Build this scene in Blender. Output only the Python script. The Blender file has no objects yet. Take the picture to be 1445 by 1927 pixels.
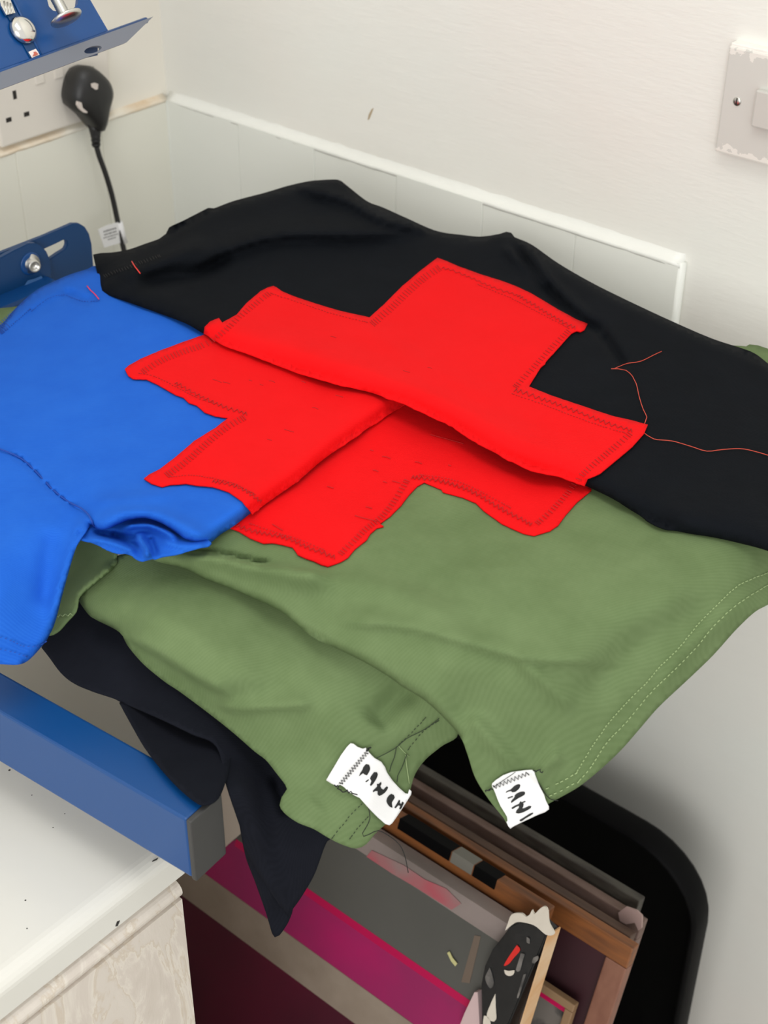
import bpy, bmesh, math, random
import numpy as np
from mathutils import Vector, Matrix, geometry

random.seed(7)
rng = np.random.default_rng(7)
C = bpy.context.scene.collection
LZ = 1.12                      # height of the tile ledge above the floor (m); floor is Z = 0

# ------------------------------------------------------------------ camera
ROT = np.array([[0.7621525432, -0.3707833219, 0.5307006963],
                [0.6473647337, 0.4282395575, -0.6304996296],
                [0.0065117158, 0.8240938111, 0.5664159143]])
EYE = np.array([1.2048988, -1.0528983, 0.5365597 + LZ])
FPX, CX, CY = 2740.0, 722.5, 963.5
cam_d = bpy.data.cameras.new('camera')
cam_d.sensor_width = 36.0
cam_d.lens = FPX / 1927.0 * 36.0
cam_d.clip_start = 0.02
cam_d.dof.use_dof = True
cam_d.dof.focus_distance = 1.02
cam_d.dof.aperture_fstop = 11.0
cam = bpy.data.objects.new('camera', cam_d)
C.objects.link(cam)
M4 = Matrix([list(ROT[0]) + [EYE[0]], list(ROT[1]) + [EYE[1]], list(ROT[2]) + [EYE[2]], [0, 0, 0, 1]])
cam.matrix_world = M4
bpy.context.scene.camera = cam

# ------------------------------------------------------------------ world, lamps, exposure
sc = bpy.context.scene
sc.view_settings.view_transform = 'Standard'
sc.view_settings.look = 'None'
sc.view_settings.exposure = 0.0
sc.view_settings.gamma = 1.0
sc.view_settings.use_curve_mapping = False
w = bpy.data.worlds.new('room_light'); sc.world = w
w.use_nodes = True
bg = w.node_tree.nodes['Background']
bg.inputs[0].default_value = (1.0, 0.99, 0.968, 1)
bg.inputs[1].default_value = 0.95

def area(name, loc, target, size, power, col):
    d = bpy.data.lights.new(name, 'AREA'); d.shape = 'RECTANGLE'
    d.size, d.size_y = size; d.energy = power; d.color = col
    o = bpy.data.objects.new(name, d); C.objects.link(o); o.location = loc
    o.rotation_euler = (Vector(target) - Vector(loc)).to_track_quat('-Z', 'Y').to_euler()
    return o
area('ceiling_panel', (1.0, -0.75, 2.75), (1.0, -0.75, 0), (1.2, 0.6), 9, (1.0, 0.985, 0.955))
area('camera_side_fill', (2.0, -2.9, 1.9), (0.5, -0.3, 0.9), (1.6, 1.5), 36, (1.0, 0.985, 0.96))  # added fill from behind the camera, brightens the walls low down

# ------------------------------------------------------------------ helpers: sight lines to points on real planes
def ray(p):
    return ROT @ np.array([p[0] - CX, CY - p[1], -FPX])
def at(px, py, z):                       # point at height z (relative to the ledge) seen at that place of the photograph
    r = ray((px, py)); t = (z + LZ - EYE[2]) / r[2]
    return EYE + t * r
def on_x(px, py, x):
    r = ray((px, py)); return EYE + (x - EYE[0]) / r[0] * r
def on_y(px, py, y):
    r = ray((px, py)); return EYE + (y - EYE[1]) / r[1] * r
def on_plane(p, o, n):
    r = ray(p); return EYE + np.dot(np.array(o) - EYE, n) / np.dot(r, n) * r
def at_many(P, Z):
    d = np.stack([P[:, 0] - CX, CY - P[:, 1], np.full(len(P), -FPX)], 1) @ ROT.T
    t = (Z + LZ - EYE[2]) / d[:, 2]
    return EYE + t[:, None] * d
def to_px(W):
    c = (np.atleast_2d(W) - EYE) @ ROT
    return np.stack([CX + FPX * c[:, 0] / -c[:, 2], CY - FPX * c[:, 1] / -c[:, 2]], 1)

def s2l(*c):
    return tuple((x / 255 / 12.92) if x / 255 <= .04045 else ((x / 255 + .055) / 1.055) ** 2.4 for x in c) + (1,)

# ------------------------------------------------------------------ helpers: objects
def thing(name, label, cat, loc=(0, 0, 0), group=None):
    o = bpy.data.objects.new(name, None); C.objects.link(o); o.location = loc
    o.empty_display_size = .02
    o['label'] = label; o['category'] = cat
    if group: o['group'] = group
    return o
def tag(o, label, cat, group=None):
    o['label'] = label; o['category'] = cat
    if group: o['group'] = group
    return o
def base_of(o):
    v = Vector((0, 0, 0))
    while o: v += o.location; o = o.parent
    return v
def link(name, me, mat, parent=None, smooth=False, kind=None, label=None):
    o = bpy.data.objects.new(name, me); C.objects.link(o)
    if parent:
        o.parent = parent
        me.transform(Matrix.Translation(-base_of(parent)))
    for m in (mat if isinstance(mat, (list, tuple)) else [mat]): me.materials.append(m)
    if smooth: me.polygons.foreach_set('use_smooth', [True] * len(me.polygons))
    if kind: o['kind'] = kind
    if label: o['label'] = label
    return o
def mesh_py(name, V, F):
    me = bpy.data.meshes.new(name); me.from_pydata([tuple(map(float, v)) for v in V], [], F); me.update(); return me
def bm_obj(name, bm, mat, parent=None, smooth=False, kind=None, label=None):
    bmesh.ops.recalc_face_normals(bm, faces=bm.faces)
    me = bpy.data.meshes.new(name); bm.to_mesh(me); bm.free()
    return link(name, me, mat, parent, smooth, kind, label)
def add_box(bm, o, a, b, c, bevel=0):    # box from corner o along the vectors a, b, c
    o, a, b, c = map(Vector, (o, a, b, c))
    vs = [bm.verts.new(o + a * i + b * j + c * k) for k in (0, 1) for j in (0, 1) for i in (0, 1)]
    fs = [bm.faces.new([vs[i] for i in q]) for q in ((0, 1, 3, 2), (4, 6, 7, 5), (0, 4, 5, 1), (2, 3, 7, 6), (0, 2, 6, 4), (1, 5, 7, 3))]
    if bevel:
        es = list({e for f in fs for e in f.edges})
        bmesh.ops.recalc_face_normals(bm, faces=fs)
        bmesh.ops.bevel(bm, geom=es, offset=bevel, segments=2, affect='EDGES', profile=.6)
def box(name, o, a, b, c, mat, parent=None, bevel=0, label=None, kind=None):
    bm = bmesh.new(); add_box(bm, o, a, b, c, bevel)
    return bm_obj(name, bm, mat, parent, False, kind, label)
def add_prism(bm, pts, d, holes=()):     # outline pts (3D, planar) pushed along d, with through holes
    d = Vector(d); loops = [[Vector(p) for p in pts]] + [[Vector(p) for p in h] for h in holes]
    p0 = loops[0][0]; n = d.normalized()
    e1 = (loops[0][1] - p0); e1 = (e1 - n * e1.dot(n)).normalized(); e2 = n.cross(e1)
    co, ed = [], []
    for l in loops:
        k = len(co); co += [Vector(((p - p0).dot(e1), (p - p0).dot(e2))) for p in l]
        ed += [(k + i, k + (i + 1) % len(l)) for i in range(len(l))]
    vo, _, fo, *_ = geometry.delaunay_2d_cdt(co, ed, [], 5 if False else 1, 1e-7) if not holes else geometry.delaunay_2d_cdt(co, ed, [list(range(len(loops[0])))], 0, 1e-7)
    allp = [p for l in loops for p in l]
    base = [p0 + e1 * v.x + e2 * v.y + n * ((allp[0] - p0).dot(n)) for v in vo]
    def inside(pt, l2):
        r = False
        for i in range(len(l2)):
            a, b = l2[i], l2[i - 1]
            if (a.y > pt.y) != (b.y > pt.y) and pt.x < (b.x - a.x) * (pt.y - a.y) / (b.y - a.y) + a.x: r = not r
        return r
    polys2 = []; k = 0
    for l in loops: polys2.append(co[k:k + len(l)]); k += len(l)
    keep = []
    for f in fo:
        c = sum((vo[i] for i in f), Vector((0, 0))) / len(f)
        if inside(c, polys2[0]) and not any(inside(c, h) for h in polys2[1:]): keep.append(f)
    v0 = [bm.verts.new(p) for p in base]; v1 = [bm.verts.new(p + d) for p in base]
    cnt = {}
    for f in keep:
        bm.faces.new([v0[i] for i in f]); bm.faces.new([v1[i] for i in reversed(f)])
        for i in range(len(f)):
            a, b = f[i], f[(i + 1) % len(f)]; cnt.setdefault(frozenset((a, b)), []).append((a, b))
    for e, l in cnt.items():
        if len(l) == 1:
            a, b = l[0]; bm.faces.new((v0[b], v0[a], v1[a], v1[b]))
    for v in [v for v in v0 + v1 if not v.link_faces]: bm.verts.remove(v)
def prism(name, pts, d, mat, parent=None, holes=(), smooth=False, label=None, bevel=0, kind=None):
    bm = bmesh.new(); add_prism(bm, pts, d, holes)
    if bevel:
        bmesh.ops.recalc_face_normals(bm, faces=bm.faces)
        es = [e for e in bm.edges if len(e.link_faces) == 2 and e.calc_face_angle() > .6]
        bmesh.ops.bevel(bm, geom=es, offset=bevel, segments=2, affect='EDGES')
    return bm_obj(name, bm, mat, parent, smooth, kind, label)
def add_tube(bm, pts, r, n=6, radii=None):
    pts = [Vector(p) for p in pts]; rings = []; up = Vector((0.3, 0.2, 1)).normalized()
    for i, p in enumerate(pts):
        t = (pts[min(i + 1, len(pts) - 1)] - pts[max(i - 1, 0)]).normalized()
        a = t.cross(up)
        if a.length < 1e-4: a = t.cross(Vector((1, 0, 0)))
        a.normalize(); b = a.cross(t); rr = radii[i] if radii else r
        rings.append([bm.verts.new(p + (a * math.cos(k * 2 * math.pi / n) + b * math.sin(k * 2 * math.pi / n)) * rr) for k in range(n)])
    for A, B in zip(rings, rings[1:]):
        for k in range(n): bm.faces.new((A[k], A[(k + 1) % n], B[(k + 1) % n], B[k]))
    bm.faces.new(rings[0][::-1]); bm.faces.new(rings[-1])
def tube(name, pts, r, mat, parent=None, n=8, radii=None, label=None, kind=None):
    bm = bmesh.new(); add_tube(bm, pts, r, n, radii)
    return bm_obj(name, bm, mat, parent, True, kind, label)
def add_lathe(bm, o, axis, prof, n=24):  # prof: (radius, height along axis)
    o = Vector(o); ax = Vector(axis).normalized(); a = ax.orthogonal().normalized(); b = ax.cross(a); rings = []
    for r, h in prof:
        rings.append([bm.verts.new(o + ax * h + (a * math.cos(k * 2 * math.pi / n) + b * math.sin(k * 2 * math.pi / n)) * max(r, 1e-5)) for k in range(n)])
    for A, B in zip(rings, rings[1:]):
        for k in range(n): bm.faces.new((A[k], A[(k + 1) % n], B[(k + 1) % n], B[k]))
    bm.faces.new(rings[0][::-1]); bm.faces.new(rings[-1])
def lathe(name, o, axis, prof, mat, parent=None, n=24, label=None):
    bm = bmesh.new(); add_lathe(bm, o, axis, prof, n)
    ob = bm_obj(name, bm, mat, parent, True, None, label)
    return ob
def smooth_path(P, step):
    P = np.array(P, float); Q = []
    for i in range(len(P) - 1):
        p0, p1, p2, p3 = P[max(i - 1, 0)], P[i], P[i + 1], P[min(i + 2, len(P) - 1)]
        n = max(1, int(np.linalg.norm(p2 - p1) / step))
        for k in range(n):
            t = k / n
            Q.append(.5 * (2 * p1 + (p2 - p0) * t + (2 * p0 - 5 * p1 + 4 * p2 - p3) * t * t + (3 * p1 - p0 - 3 * p2 + p3) * t ** 3))
    Q.append(P[-1]); return np.array(Q)
def lin_path(P, step):
    P = np.array(P, float); Q = []
    for a, b in zip(P[:-1], P[1:]):
        n = max(1, int(round(np.linalg.norm(b - a) / step)))
        Q += [a + (b - a) * k / n for k in range(n)]
    Q.append(P[-1]); return np.array(Q)

# ------------------------------------------------------------------ materials
def mat(name, col, rough=.6, metal=0, noise=None, bump=None, spec=.5, sheen=0, **kw):
    m = bpy.data.materials.new(name); m.use_nodes = True; nt = m.node_tree; N = nt.nodes; L = nt.links
    b = N['Principled BSDF']; b.inputs['Base Color'].default_value = col
    b.inputs['Roughness'].default_value = rough; b.inputs['Metallic'].default_value = metal
    b.inputs['Specular IOR Level'].default_value = spec
    if sheen: b.inputs['Sheen Weight'].default_value = sheen; b.inputs['Sheen Roughness'].default_value = .5
    tc = N.new('ShaderNodeTexCoord')
    if noise:                            # (scale, second colour, contrast lo, hi[, stretch])
        n = N.new('ShaderNodeTexNoise'); n.inputs['Scale'].default_value = noise[0]; n.inputs['Detail'].default_value = 6
        src = tc.outputs['Object']
        if len(noise) > 4:
            mp = N.new('ShaderNodeMapping'); mp.inputs['Scale'].default_value = noise[4]; L.new(src, mp.inputs[0]); src = mp.outputs[0]
        L.new(src, n.inputs['Vector'])
        r = N.new('ShaderNodeValToRGB'); r.color_ramp.elements[0].position = noise[2]; r.color_ramp.elements[1].position = noise[3]
        r.color_ramp.elements[0].color = col; r.color_ramp.elements[1].color = noise[1]
        L.new(n.outputs[0], r.inputs[0]); L.new(r.outputs[0], b.inputs['Base Color'])
    if bump:                             # list of (kind, scale, strength, distance, stretch)
        last = None
        for kind, scale, strength, dist, stretch in bump:
            mp = N.new('ShaderNodeMapping'); mp.inputs['Scale'].default_value = stretch[:3]
            if len(stretch) > 3: mp.inputs['Rotation'].default_value = (0, 0, stretch[3])
            L.new(tc.outputs['Object'], mp.inputs[0])
            if kind == 'noise':
                t = N.new('ShaderNodeTexNoise'); t.inputs['Scale'].default_value = scale; t.inputs['Detail'].default_value = 5
            else:
                t = N.new('ShaderNodeTexWave'); t.inputs['Scale'].default_value = scale; t.inputs['Distortion'].default_value = 1.5
                t.inputs['Detail'].default_value = 2; t.inputs['Detail Scale'].default_value = 3
            L.new(mp.outputs[0], t.inputs['Vector'])
            bp = N.new('ShaderNodeBump'); bp.inputs['Strength'].default_value = strength; bp.inputs['Distance'].default_value = dist
            L.new(t.outputs[0], bp.inputs['Height'])
            if last: L.new(last.outputs[0], bp.inputs['Normal'])
            last = bp
        L.new(last.outputs[0], b.inputs['Normal'])
    return m

WHITE = s2l(228, 230, 224)
m_wall_r = mat('painted_plaster', WHITE, .45, noise=(2.5, s2l(229, 226, 219), .35, .65),
               bump=[('noise', 55, .14, .002, (.5, 1, 1.7)), ('noise', 9, .22, .004, (1, 1, 1)), ('noise', 230, .22, .001, (.3, 1, 1.6))])
m_wall_l = mat('painted_plaster_cream', s2l(232, 228, 217), .4, bump=[('noise', 40, .2, .002, (1, .4, 2)), ('noise', 9, .2, .003, (1, 1, 1))])
m_tile = mat('painted_tile', s2l(229, 231, 224), .28, bump=[('noise', 30, .25, .002, (.4, 1, 1)), ('noise', 130, .12, .001, (.3, 1, 1.5))])
m_tile_l = mat('painted_tile_cream', s2l(226, 225, 213), .28, bump=[('noise', 30, .2, .002, (1, .5, 1))])
m_bead = mat('thick_gloss_paint', s2l(236, 236, 229), .3, bump=[('noise', 60, .5, .004, (1, 1, 1))])
m_bead_stain = mat('stained_caulk', s2l(234, 229, 215), .4, noise=(14, s2l(214, 190, 158), .5, .72), bump=[('noise', 60, .5, .004, (1, 1, 1))])
m_ledge = mat('painted_ledge', s2l(229, 230, 224), .4, bump=[('noise', 60, .3, .003, (1, 1, 1))])
m_smear = mat('brown_smear', s2l(176, 158, 130), .6)
m_floor = mat('grey_vinyl', s2l(176, 172, 164), .5, noise=(30, s2l(160, 156, 148), .4, .6))

def cloth_mat(name, col, col2, scale, ang, rough=.85, knit=.35, sheen=.12, amp=.5, spec=.15):
    m = bpy.data.materials.new(name); m.use_nodes = True; nt = m.node_tree; N = nt.nodes; L = nt.links
    b = N['Principled BSDF']; b.inputs['Roughness'].default_value = rough
    b.inputs['Specular IOR Level'].default_value = spec
    b.inputs['Sheen Weight'].default_value = sheen; b.inputs['Sheen Roughness'].default_value = .45
    b.inputs['Sheen Tint'].default_value = col2
    tc = N.new('ShaderNodeTexCoord'); mp = N.new('ShaderNodeMapping'); mp.inputs['Rotation'].default_value = (0, 0, ang)
    L.new(tc.outputs['Object'], mp.inputs[0])
    wv = N.new('ShaderNodeTexWave'); wv.inputs['Scale'].default_value = scale; wv.inputs['Distortion'].default_value = .6; wv.inputs['Detail'].default_value = 1
    L.new(mp.outputs[0], wv.inputs['Vector'])
    ns = N.new('ShaderNodeTexNoise'); ns.inputs['Scale'].default_value = 28; ns.inputs['Detail'].default_value = 8; ns.inputs['Roughness'].default_value = .65
    L.new(tc.outputs['Object'], ns.inputs['Vector'])
    mx = N.new('ShaderNodeMix'); mx.data_type = 'FLOAT'; mx.inputs[0].default_value = amp
    L.new(ns.outputs[0], mx.inputs[2]); L.new(wv.outputs['Fac'], mx.inputs[3])
    rp = N.new('ShaderNodeValToRGB'); rp.color_ramp.elements[0].position = .25; rp.color_ramp.elements[1].position = .75
    rp.color_ramp.elements[0].color = col; rp.color_ramp.elements[1].color = col2
    L.new(mx.outputs[0], rp.inputs[0]); L.new(rp.outputs[0], b.inputs['Base Color'])
    bp = N.new('ShaderNodeBump'); bp.inputs['Strength'].default_value = knit; bp.inputs['Distance'].default_value = .0006
    L.new(wv.outputs['Fac'], bp.inputs['Height'])
    n2 = N.new('ShaderNodeTexNoise'); n2.inputs['Scale'].default_value = 45; n2.inputs['Detail'].default_value = 5
    L.new(tc.outputs['Object'], n2.inputs['Vector'])
    b2 = N.new('ShaderNodeBump'); b2.inputs['Strength'].default_value = .22; b2.inputs['Distance'].default_value = .003
    L.new(n2.outputs[0], b2.inputs['Height']); L.new(bp.outputs[0], b2.inputs['Normal']); L.new(b2.outputs[0], b.inputs['Normal'])
    return m
m_green = cloth_mat('olive_jersey', s2l(91, 110, 71), s2l(108, 127, 87), 190, .5, knit=.06, amp=.10)
m_black = cloth_mat('black_jersey', s2l(12, 15, 19), s2l(17, 20, 25), 300, .4, sheen=.015, knit=.1, amp=.2, spec=.07)
m_navy = cloth_mat('washed_black_jersey', s2l(18, 20, 27), s2l(25, 27, 35), 300, .4, sheen=.02, knit=.1, amp=.2, spec=.08)
m_blue = cloth_mat('royal_blue_jersey', s2l(24, 88, 192), s2l(34, 100, 202), 300, .9, sheen=.1, knit=.12, amp=.2)
m_red = cloth_mat('red_jersey', s2l(221, 7, 13), s2l(228, 14, 20), 300, .2, sheen=.0, amp=.25, knit=.12)
m_redst = mat('dark_red_thread', s2l(168, 8, 10), .8)
m_redst2 = mat('red_thread', s2l(226, 52, 44), .6)
m_orange_thread = mat('orange_red_thread', s2l(200, 70, 50), .6)
m_pink_thread = mat('pink_red_thread', s2l(224, 50, 92), .6)
m_blk_thread = mat('black_thread', s2l(18, 18, 18), .8)
m_grn_thread = mat('pale_green_thread', s2l(152, 172, 122), .8)
m_dgrn_thread = mat('dark_green_thread', s2l(40, 52, 34), .8)
m_blue_thread = mat('dark_blue_thread', s2l(16, 66, 158), .8)
m_tag = mat('white_twill_tape', s2l(236, 236, 236), .75, bump=[('wave', 500, .15, .0004, (1, 1, 1, .6))])
m_ink = mat('black_marker_ink', s2l(22, 24, 24), .7)
m_steel = mat('blue_powder_coat', s2l(3, 68, 130), .36, bump=[('noise', 700, .06, .0004, (1, 1, 1))])
m_steel_d = mat('deep_blue_powder_coat', s2l(2, 58, 106), .42, bump=[('noise', 700, .06, .0004, (1, 1, 1))])
m_flange = mat('flange_grey', s2l(112, 118, 128), .4)  # plain grey for the flange, beside the blue of the press
m_chrome = mat('bright_zinc', s2l(222, 220, 214), .16, metal=1)
m_zinc = mat('dull_zinc', s2l(205, 204, 198), .32, metal=1)
m_cap = mat('dark_grey_plastic', s2l(58, 58, 58), .5)
m_sock = mat('white_urea_plastic', s2l(222, 216, 206), .35)
m_hole = mat('socket_dark', s2l(38, 34, 30), .8)
m_plug = mat('black_rubber', s2l(28, 28, 28), .42)
m_scuff = mat('paint_fleck', s2l(206, 196, 188), .6)
m_slab = mat('white_laminate', s2l(222, 221, 214), .3, noise=(3, s2l(214, 212, 203), .4, .7), bump=[('noise', 14, .1, .002, (1, 1, 1))])
m_spot = mat('dark_fleck', s2l(40, 38, 36), .7)
m_black_plastic = mat('black_plastic', s2l(3, 3, 4), .6, spec=.1)

# marbled sticky-back vinyl: warped veins, a procedural print
def marble():
    m = bpy.data.materials.new('marbled_vinyl'); m.use_nodes = True; nt = m.node_tree; N = nt.nodes; L = nt.links
    b = N['Principled BSDF']; b.inputs['Roughness'].default_value = .3
    tc = N.new('ShaderNodeTexCoord'); mp = N.new('ShaderNodeMapping'); mp.inputs['Scale'].default_value = (1, 1.5, .6); mp.inputs['Rotation'].default_value = (.35, .1, 0)
    L.new(tc.outputs['Object'], mp.inputs[0])
    n = N.new('ShaderNodeTexNoise'); n.inputs['Scale'].default_value = 13; n.inputs['Detail'].default_value = 8; n.inputs['Distortion'].default_value = 1.2; n.inputs['Roughness'].default_value = .62
    L.new(mp.outputs[0], n.inputs['Vector'])
    r = N.new('ShaderNodeValToRGB'); e = r.color_ramp.elements
    e[0].position = .3; e[0].color = s2l(204, 195, 184); e[1].position = .75; e[1].color = s2l(220, 212, 202)
    for p, c in ((.44, (212, 203, 193)), (.485, (224, 217, 206)), (.505, (206, 194, 178)), (.53, (214, 206, 196))):
        q = e.new(p); q.color = s2l(*c)
    L.new(n.outputs[0], r.inputs[0]); L.new(r.outputs[0], b.inputs['Base Color'])
    bp = N.new('ShaderNodeBump'); bp.inputs['Strength'].default_value = .3; bp.inputs['Distance'].default_value = .003
    L.new(n.outputs[0], bp.inputs['Height']); L.new(bp.outputs[0], b.inputs['Normal'])
    return m
m_marble = marble()

# ------------------------------------------------------------------ the room
def struct(o): o['kind'] = 'structure'; return o
def rz(z): return z + LZ
floor = struct(box('floor', (-.1, -3.2, -.1), (3.6, 0, 0), (0, 3.3, 0), (0, 0, .1), m_floor))
wall_r = struct(box('wall_right', (-.008, .008, 0), (3.5, 0, 0), (0, .1, 0), (0, 0, 2.8), m_wall_r))
wall_l = struct(box('wall_left', (-.108, -3.2, 0), (.1, 0, 0), (0, 3.308, 0), (0, 0, 2.8), m_wall_l))
# painted tiles on both walls: each one a part of its wall
tx = [0.0, .111, .221, .331, .438, .543, .651]
def tile_r(x0, x1, z0, z1):
    bm = bmesh.new(); add_box(bm, (x0 + .0003, random.uniform(-.0006, .0004), rz(z0)), (x1 - x0 - .0006, 0, 0), (0, .0085, 0), (0, 0, z1 - z0), .0009)
    return bm_obj('tile', bm, m_tile, wall_r)
for a, b in zip(tx, tx[1:]): tile_r(a, b, -.2165, 0)
ty = [0.0, -.0945, -.207, -.316, -.424, -.533, -.641]
for a, b in zip(ty, ty[1:]):
    bm = bmesh.new(); add_box(bm, (-.0085, b + .0002, rz(-.2165)), (.0085 + random.uniform(-.0004, .0006), 0, 0), (0, a - b - .0004, 0), (0, 0, .2165), .0009)
    bm_obj('tile', bm, m_tile_l, wall_l)
# paint lies over the joints, so only a shallow groove is left
for x in tx[1:-1]: box('painted_joint', (x - .002, .0007, rz(-.216)), (.004, 0, 0), (0, .004, 0), (0, 0, .2155), m_tile, wall_r)
for y in ty[1:-1]: box('painted_joint', (-.005, y - .002, rz(-.216)), (.004, 0, 0), (0, .004, 0), (0, 0, .2155), m_tile_l, wall_l)
# thick paint over the tops and the end of the tiles
def ledge(name, a, b, out, m, prof):     # painted top of the tiles: profile (outwards, up) swept from a to b with a brushed, uneven edge
    a, b, out = np.array(a, float), np.array(b, float), np.array(out, float); n = 60; V_, F_ = [], []
    for i in range(n + 1):
        p = a + (b - a) * i / n; jj = rng.normal(0, .00018, (len(prof), 2))
        V_ += [p + out * (o + e[0]) + np.array([0, 0, u_ + e[1]]) for (o, u_), e in zip(prof, jj)]
    k = len(prof)
    for i in range(n):
        for q in range(k): F_.append((i * k + q, i * k + (q + 1) % k, (i + 1) * k + (q + 1) % k, (i + 1) * k + q))
    F_ += [tuple(range(k)), tuple(range(n * k, n * k + k))[::-1]]
    bm = bmesh.new(); me = mesh_py(name, V_, F_); bm.from_mesh(me); bpy.data.meshes.remove(me)
    return struct(bm_obj(name, bm, m, None, True))
ledge('trim_1', (-.002, 0, rz(0)), (.6515, 0, rz(0)), (0, -1, 0), m_ledge, [(-.0095, .0150), (-.0084, .0085), (-.0064, .0040), (-.003, .0017), (-.0004, .0006), (.0003, -.0006), (.0003, -.0030), (-.004, -.004), (-.0095, -.004)])
ledge('trim_2', (0, .002, rz(0)), (0, -.65, rz(0)), (1, 0, 0), m_bead_stain, [(-.0095, .0080), (-.0083, .0045), (-.0058, .0028), (-.002, .0015), (.0004, .0006), (.0007, -.0008), (.0003, -.0026), (-.004, -.004), (-.0095, -.004)])
struct(tube('trim_3', [(.6505, .0045, rz(.001)), (.6512, .0045, rz(-.1)), (.6508, .0045, rz(-.216))], .0046, m_tile, None, 10))
box('corner_joint', (-.004, -.0012, rz(-.2165)), (.0052, 0, 0), (0, .006, 0), (0, 0, .216), m_tile, wall_r)
bm = bmesh.new()
P = [on_y(x, y, .008) for x, y in ((703, 203), (700, 212), (695, 224), (692, 226), (694, 216), (699, 206))]
add_prism(bm, P, (0, -.0004, 0)); bm_obj('smear', bm, m_smear, wall_r, kind='stuff')

# ------------------------------------------------------------------ cloth
def tps(ctrl):                           # smooth height field through (x, y, z) control places
    K = np.array(ctrl, float); X = K[:, :2] / 500.; n = len(K)
    def U(r2): return np.where(r2 > 1e-12, r2 * np.log(np.maximum(r2, 1e-12)), 0) * .5
    A = np.zeros((n + 3, n + 3)); D = ((X[:, None] - X[None]) ** 2).sum(-1)
    A[:n, :n] = U(D) + np.eye(n) * 2e-3; A[:n, n] = 1; A[:n, n + 1:] = X; A[n, :n] = 1; A[n + 1:, :n] = X.T
    s = np.linalg.solve(A, np.concatenate([K[:, 2], np.zeros(3)]))
    def f(Pq):
        Q = np.asarray(Pq, float)[:, :2] / 500.; D = ((Q[:, None] - X[None]) ** 2).sum(-1)
        return U(D) @ s[:n] + s[n] + Q @ s[n + 1:]
    return f
def seg_dist(Pq, line):
    line = np.array(line, float); best = np.full(len(Pq), 1e9); tt = np.zeros(len(Pq)); side = np.zeros(len(Pq))
    ln = np.concatenate([[0], np.cumsum(np.linalg.norm(np.diff(line, axis=0), axis=1))])
    for i, (a, b) in enumerate(zip(line[:-1], line[1:])):
        d = b - a; l2 = (d * d).sum()
        t = np.clip(((Pq - a) @ d) / l2, 0, 1); v = Pq - a - t[:, None] * d; r = np.sqrt((v * v).sum(1))
        m = r < best; best[m] = r[m]; tt[m] = ((ln[i] + t * math.sqrt(l2)) / ln[-1])[m]
        side[m] = (d[0] * v[:, 1] - d[1] * v[:, 0])[m]
    return best, tt, np.sign(side)
class Sheet:
    """height of one layer of cloth over the table: control net + folds + rolled fold edges"""
    def __init__(s, ctrl, folds=(), rolls=(), noise=.0006, off=0):
        s.f = tps([(a, b, c + off) for a, b, c in ctrl]); s.folds = [(smooth_path(l, 12), w, a, k) for l, w, a, k in folds]
        s.rolls = [(smooth_path(l, 10), R, r) for l, R, r in rolls]; s.noise = noise
        s.ph = rng.uniform(0, 6.28, 12); s.dr = rng.uniform(-1, 1, (12, 2))
    def z(s, Pq):
        Pq = np.asarray(Pq, float); z = s.f(Pq)
        for l, w, a, k in s.folds:       # k: 'r' ridge, 's' step (falls off on the left of the line)
            d, t, sd = seg_dist(Pq, l); fade = np.clip(np.minimum(t, 1 - t) * 5, 0, 1); fade = fade * fade * (3 - 2 * fade)
            if k == 'S': sd = -sd
            if k == 'r': z = z + a * fade * np.exp(-(d / w) ** 2)
            else: z = z + a * fade * np.where(sd > 0, np.exp(-(d / w) ** 2), np.exp(-(d / (w * .22)) ** 2))
        for l, R, r in s.rolls:
            d, t, sd = seg_dist(Pq, l); q = 1 - np.clip(d / R, 0, 1)
            z = z - r * q ** 2.2
        for i in range(12):
            fr = .008 + .022 * (i / 12)
            z = z + s.noise / 3 * np.sin(Pq @ s.dr[i] * fr * 2 + s.ph[i])
        return z
    def w(s, Pq, lift=0): 
        Pq = np.atleast_2d(np.asarray(Pq, float)); return at_many(Pq, s.z(Pq) + lift)
def in_poly(Pq, poly):
    x, y = Pq[:, 0], Pq[:, 1]; r = np.zeros(len(Pq), bool); j = len(poly) - 1
    for i in range(len(poly)):
        a, b = poly[i], poly[j]
        if a[1] != b[1]:
            r ^= ((a[1] > y) != (b[1] > y)) & (x < (b[0] - a[0]) * (y - a[1]) / (b[1] - a[1]) + a[0])
        j = i
    return r
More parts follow.
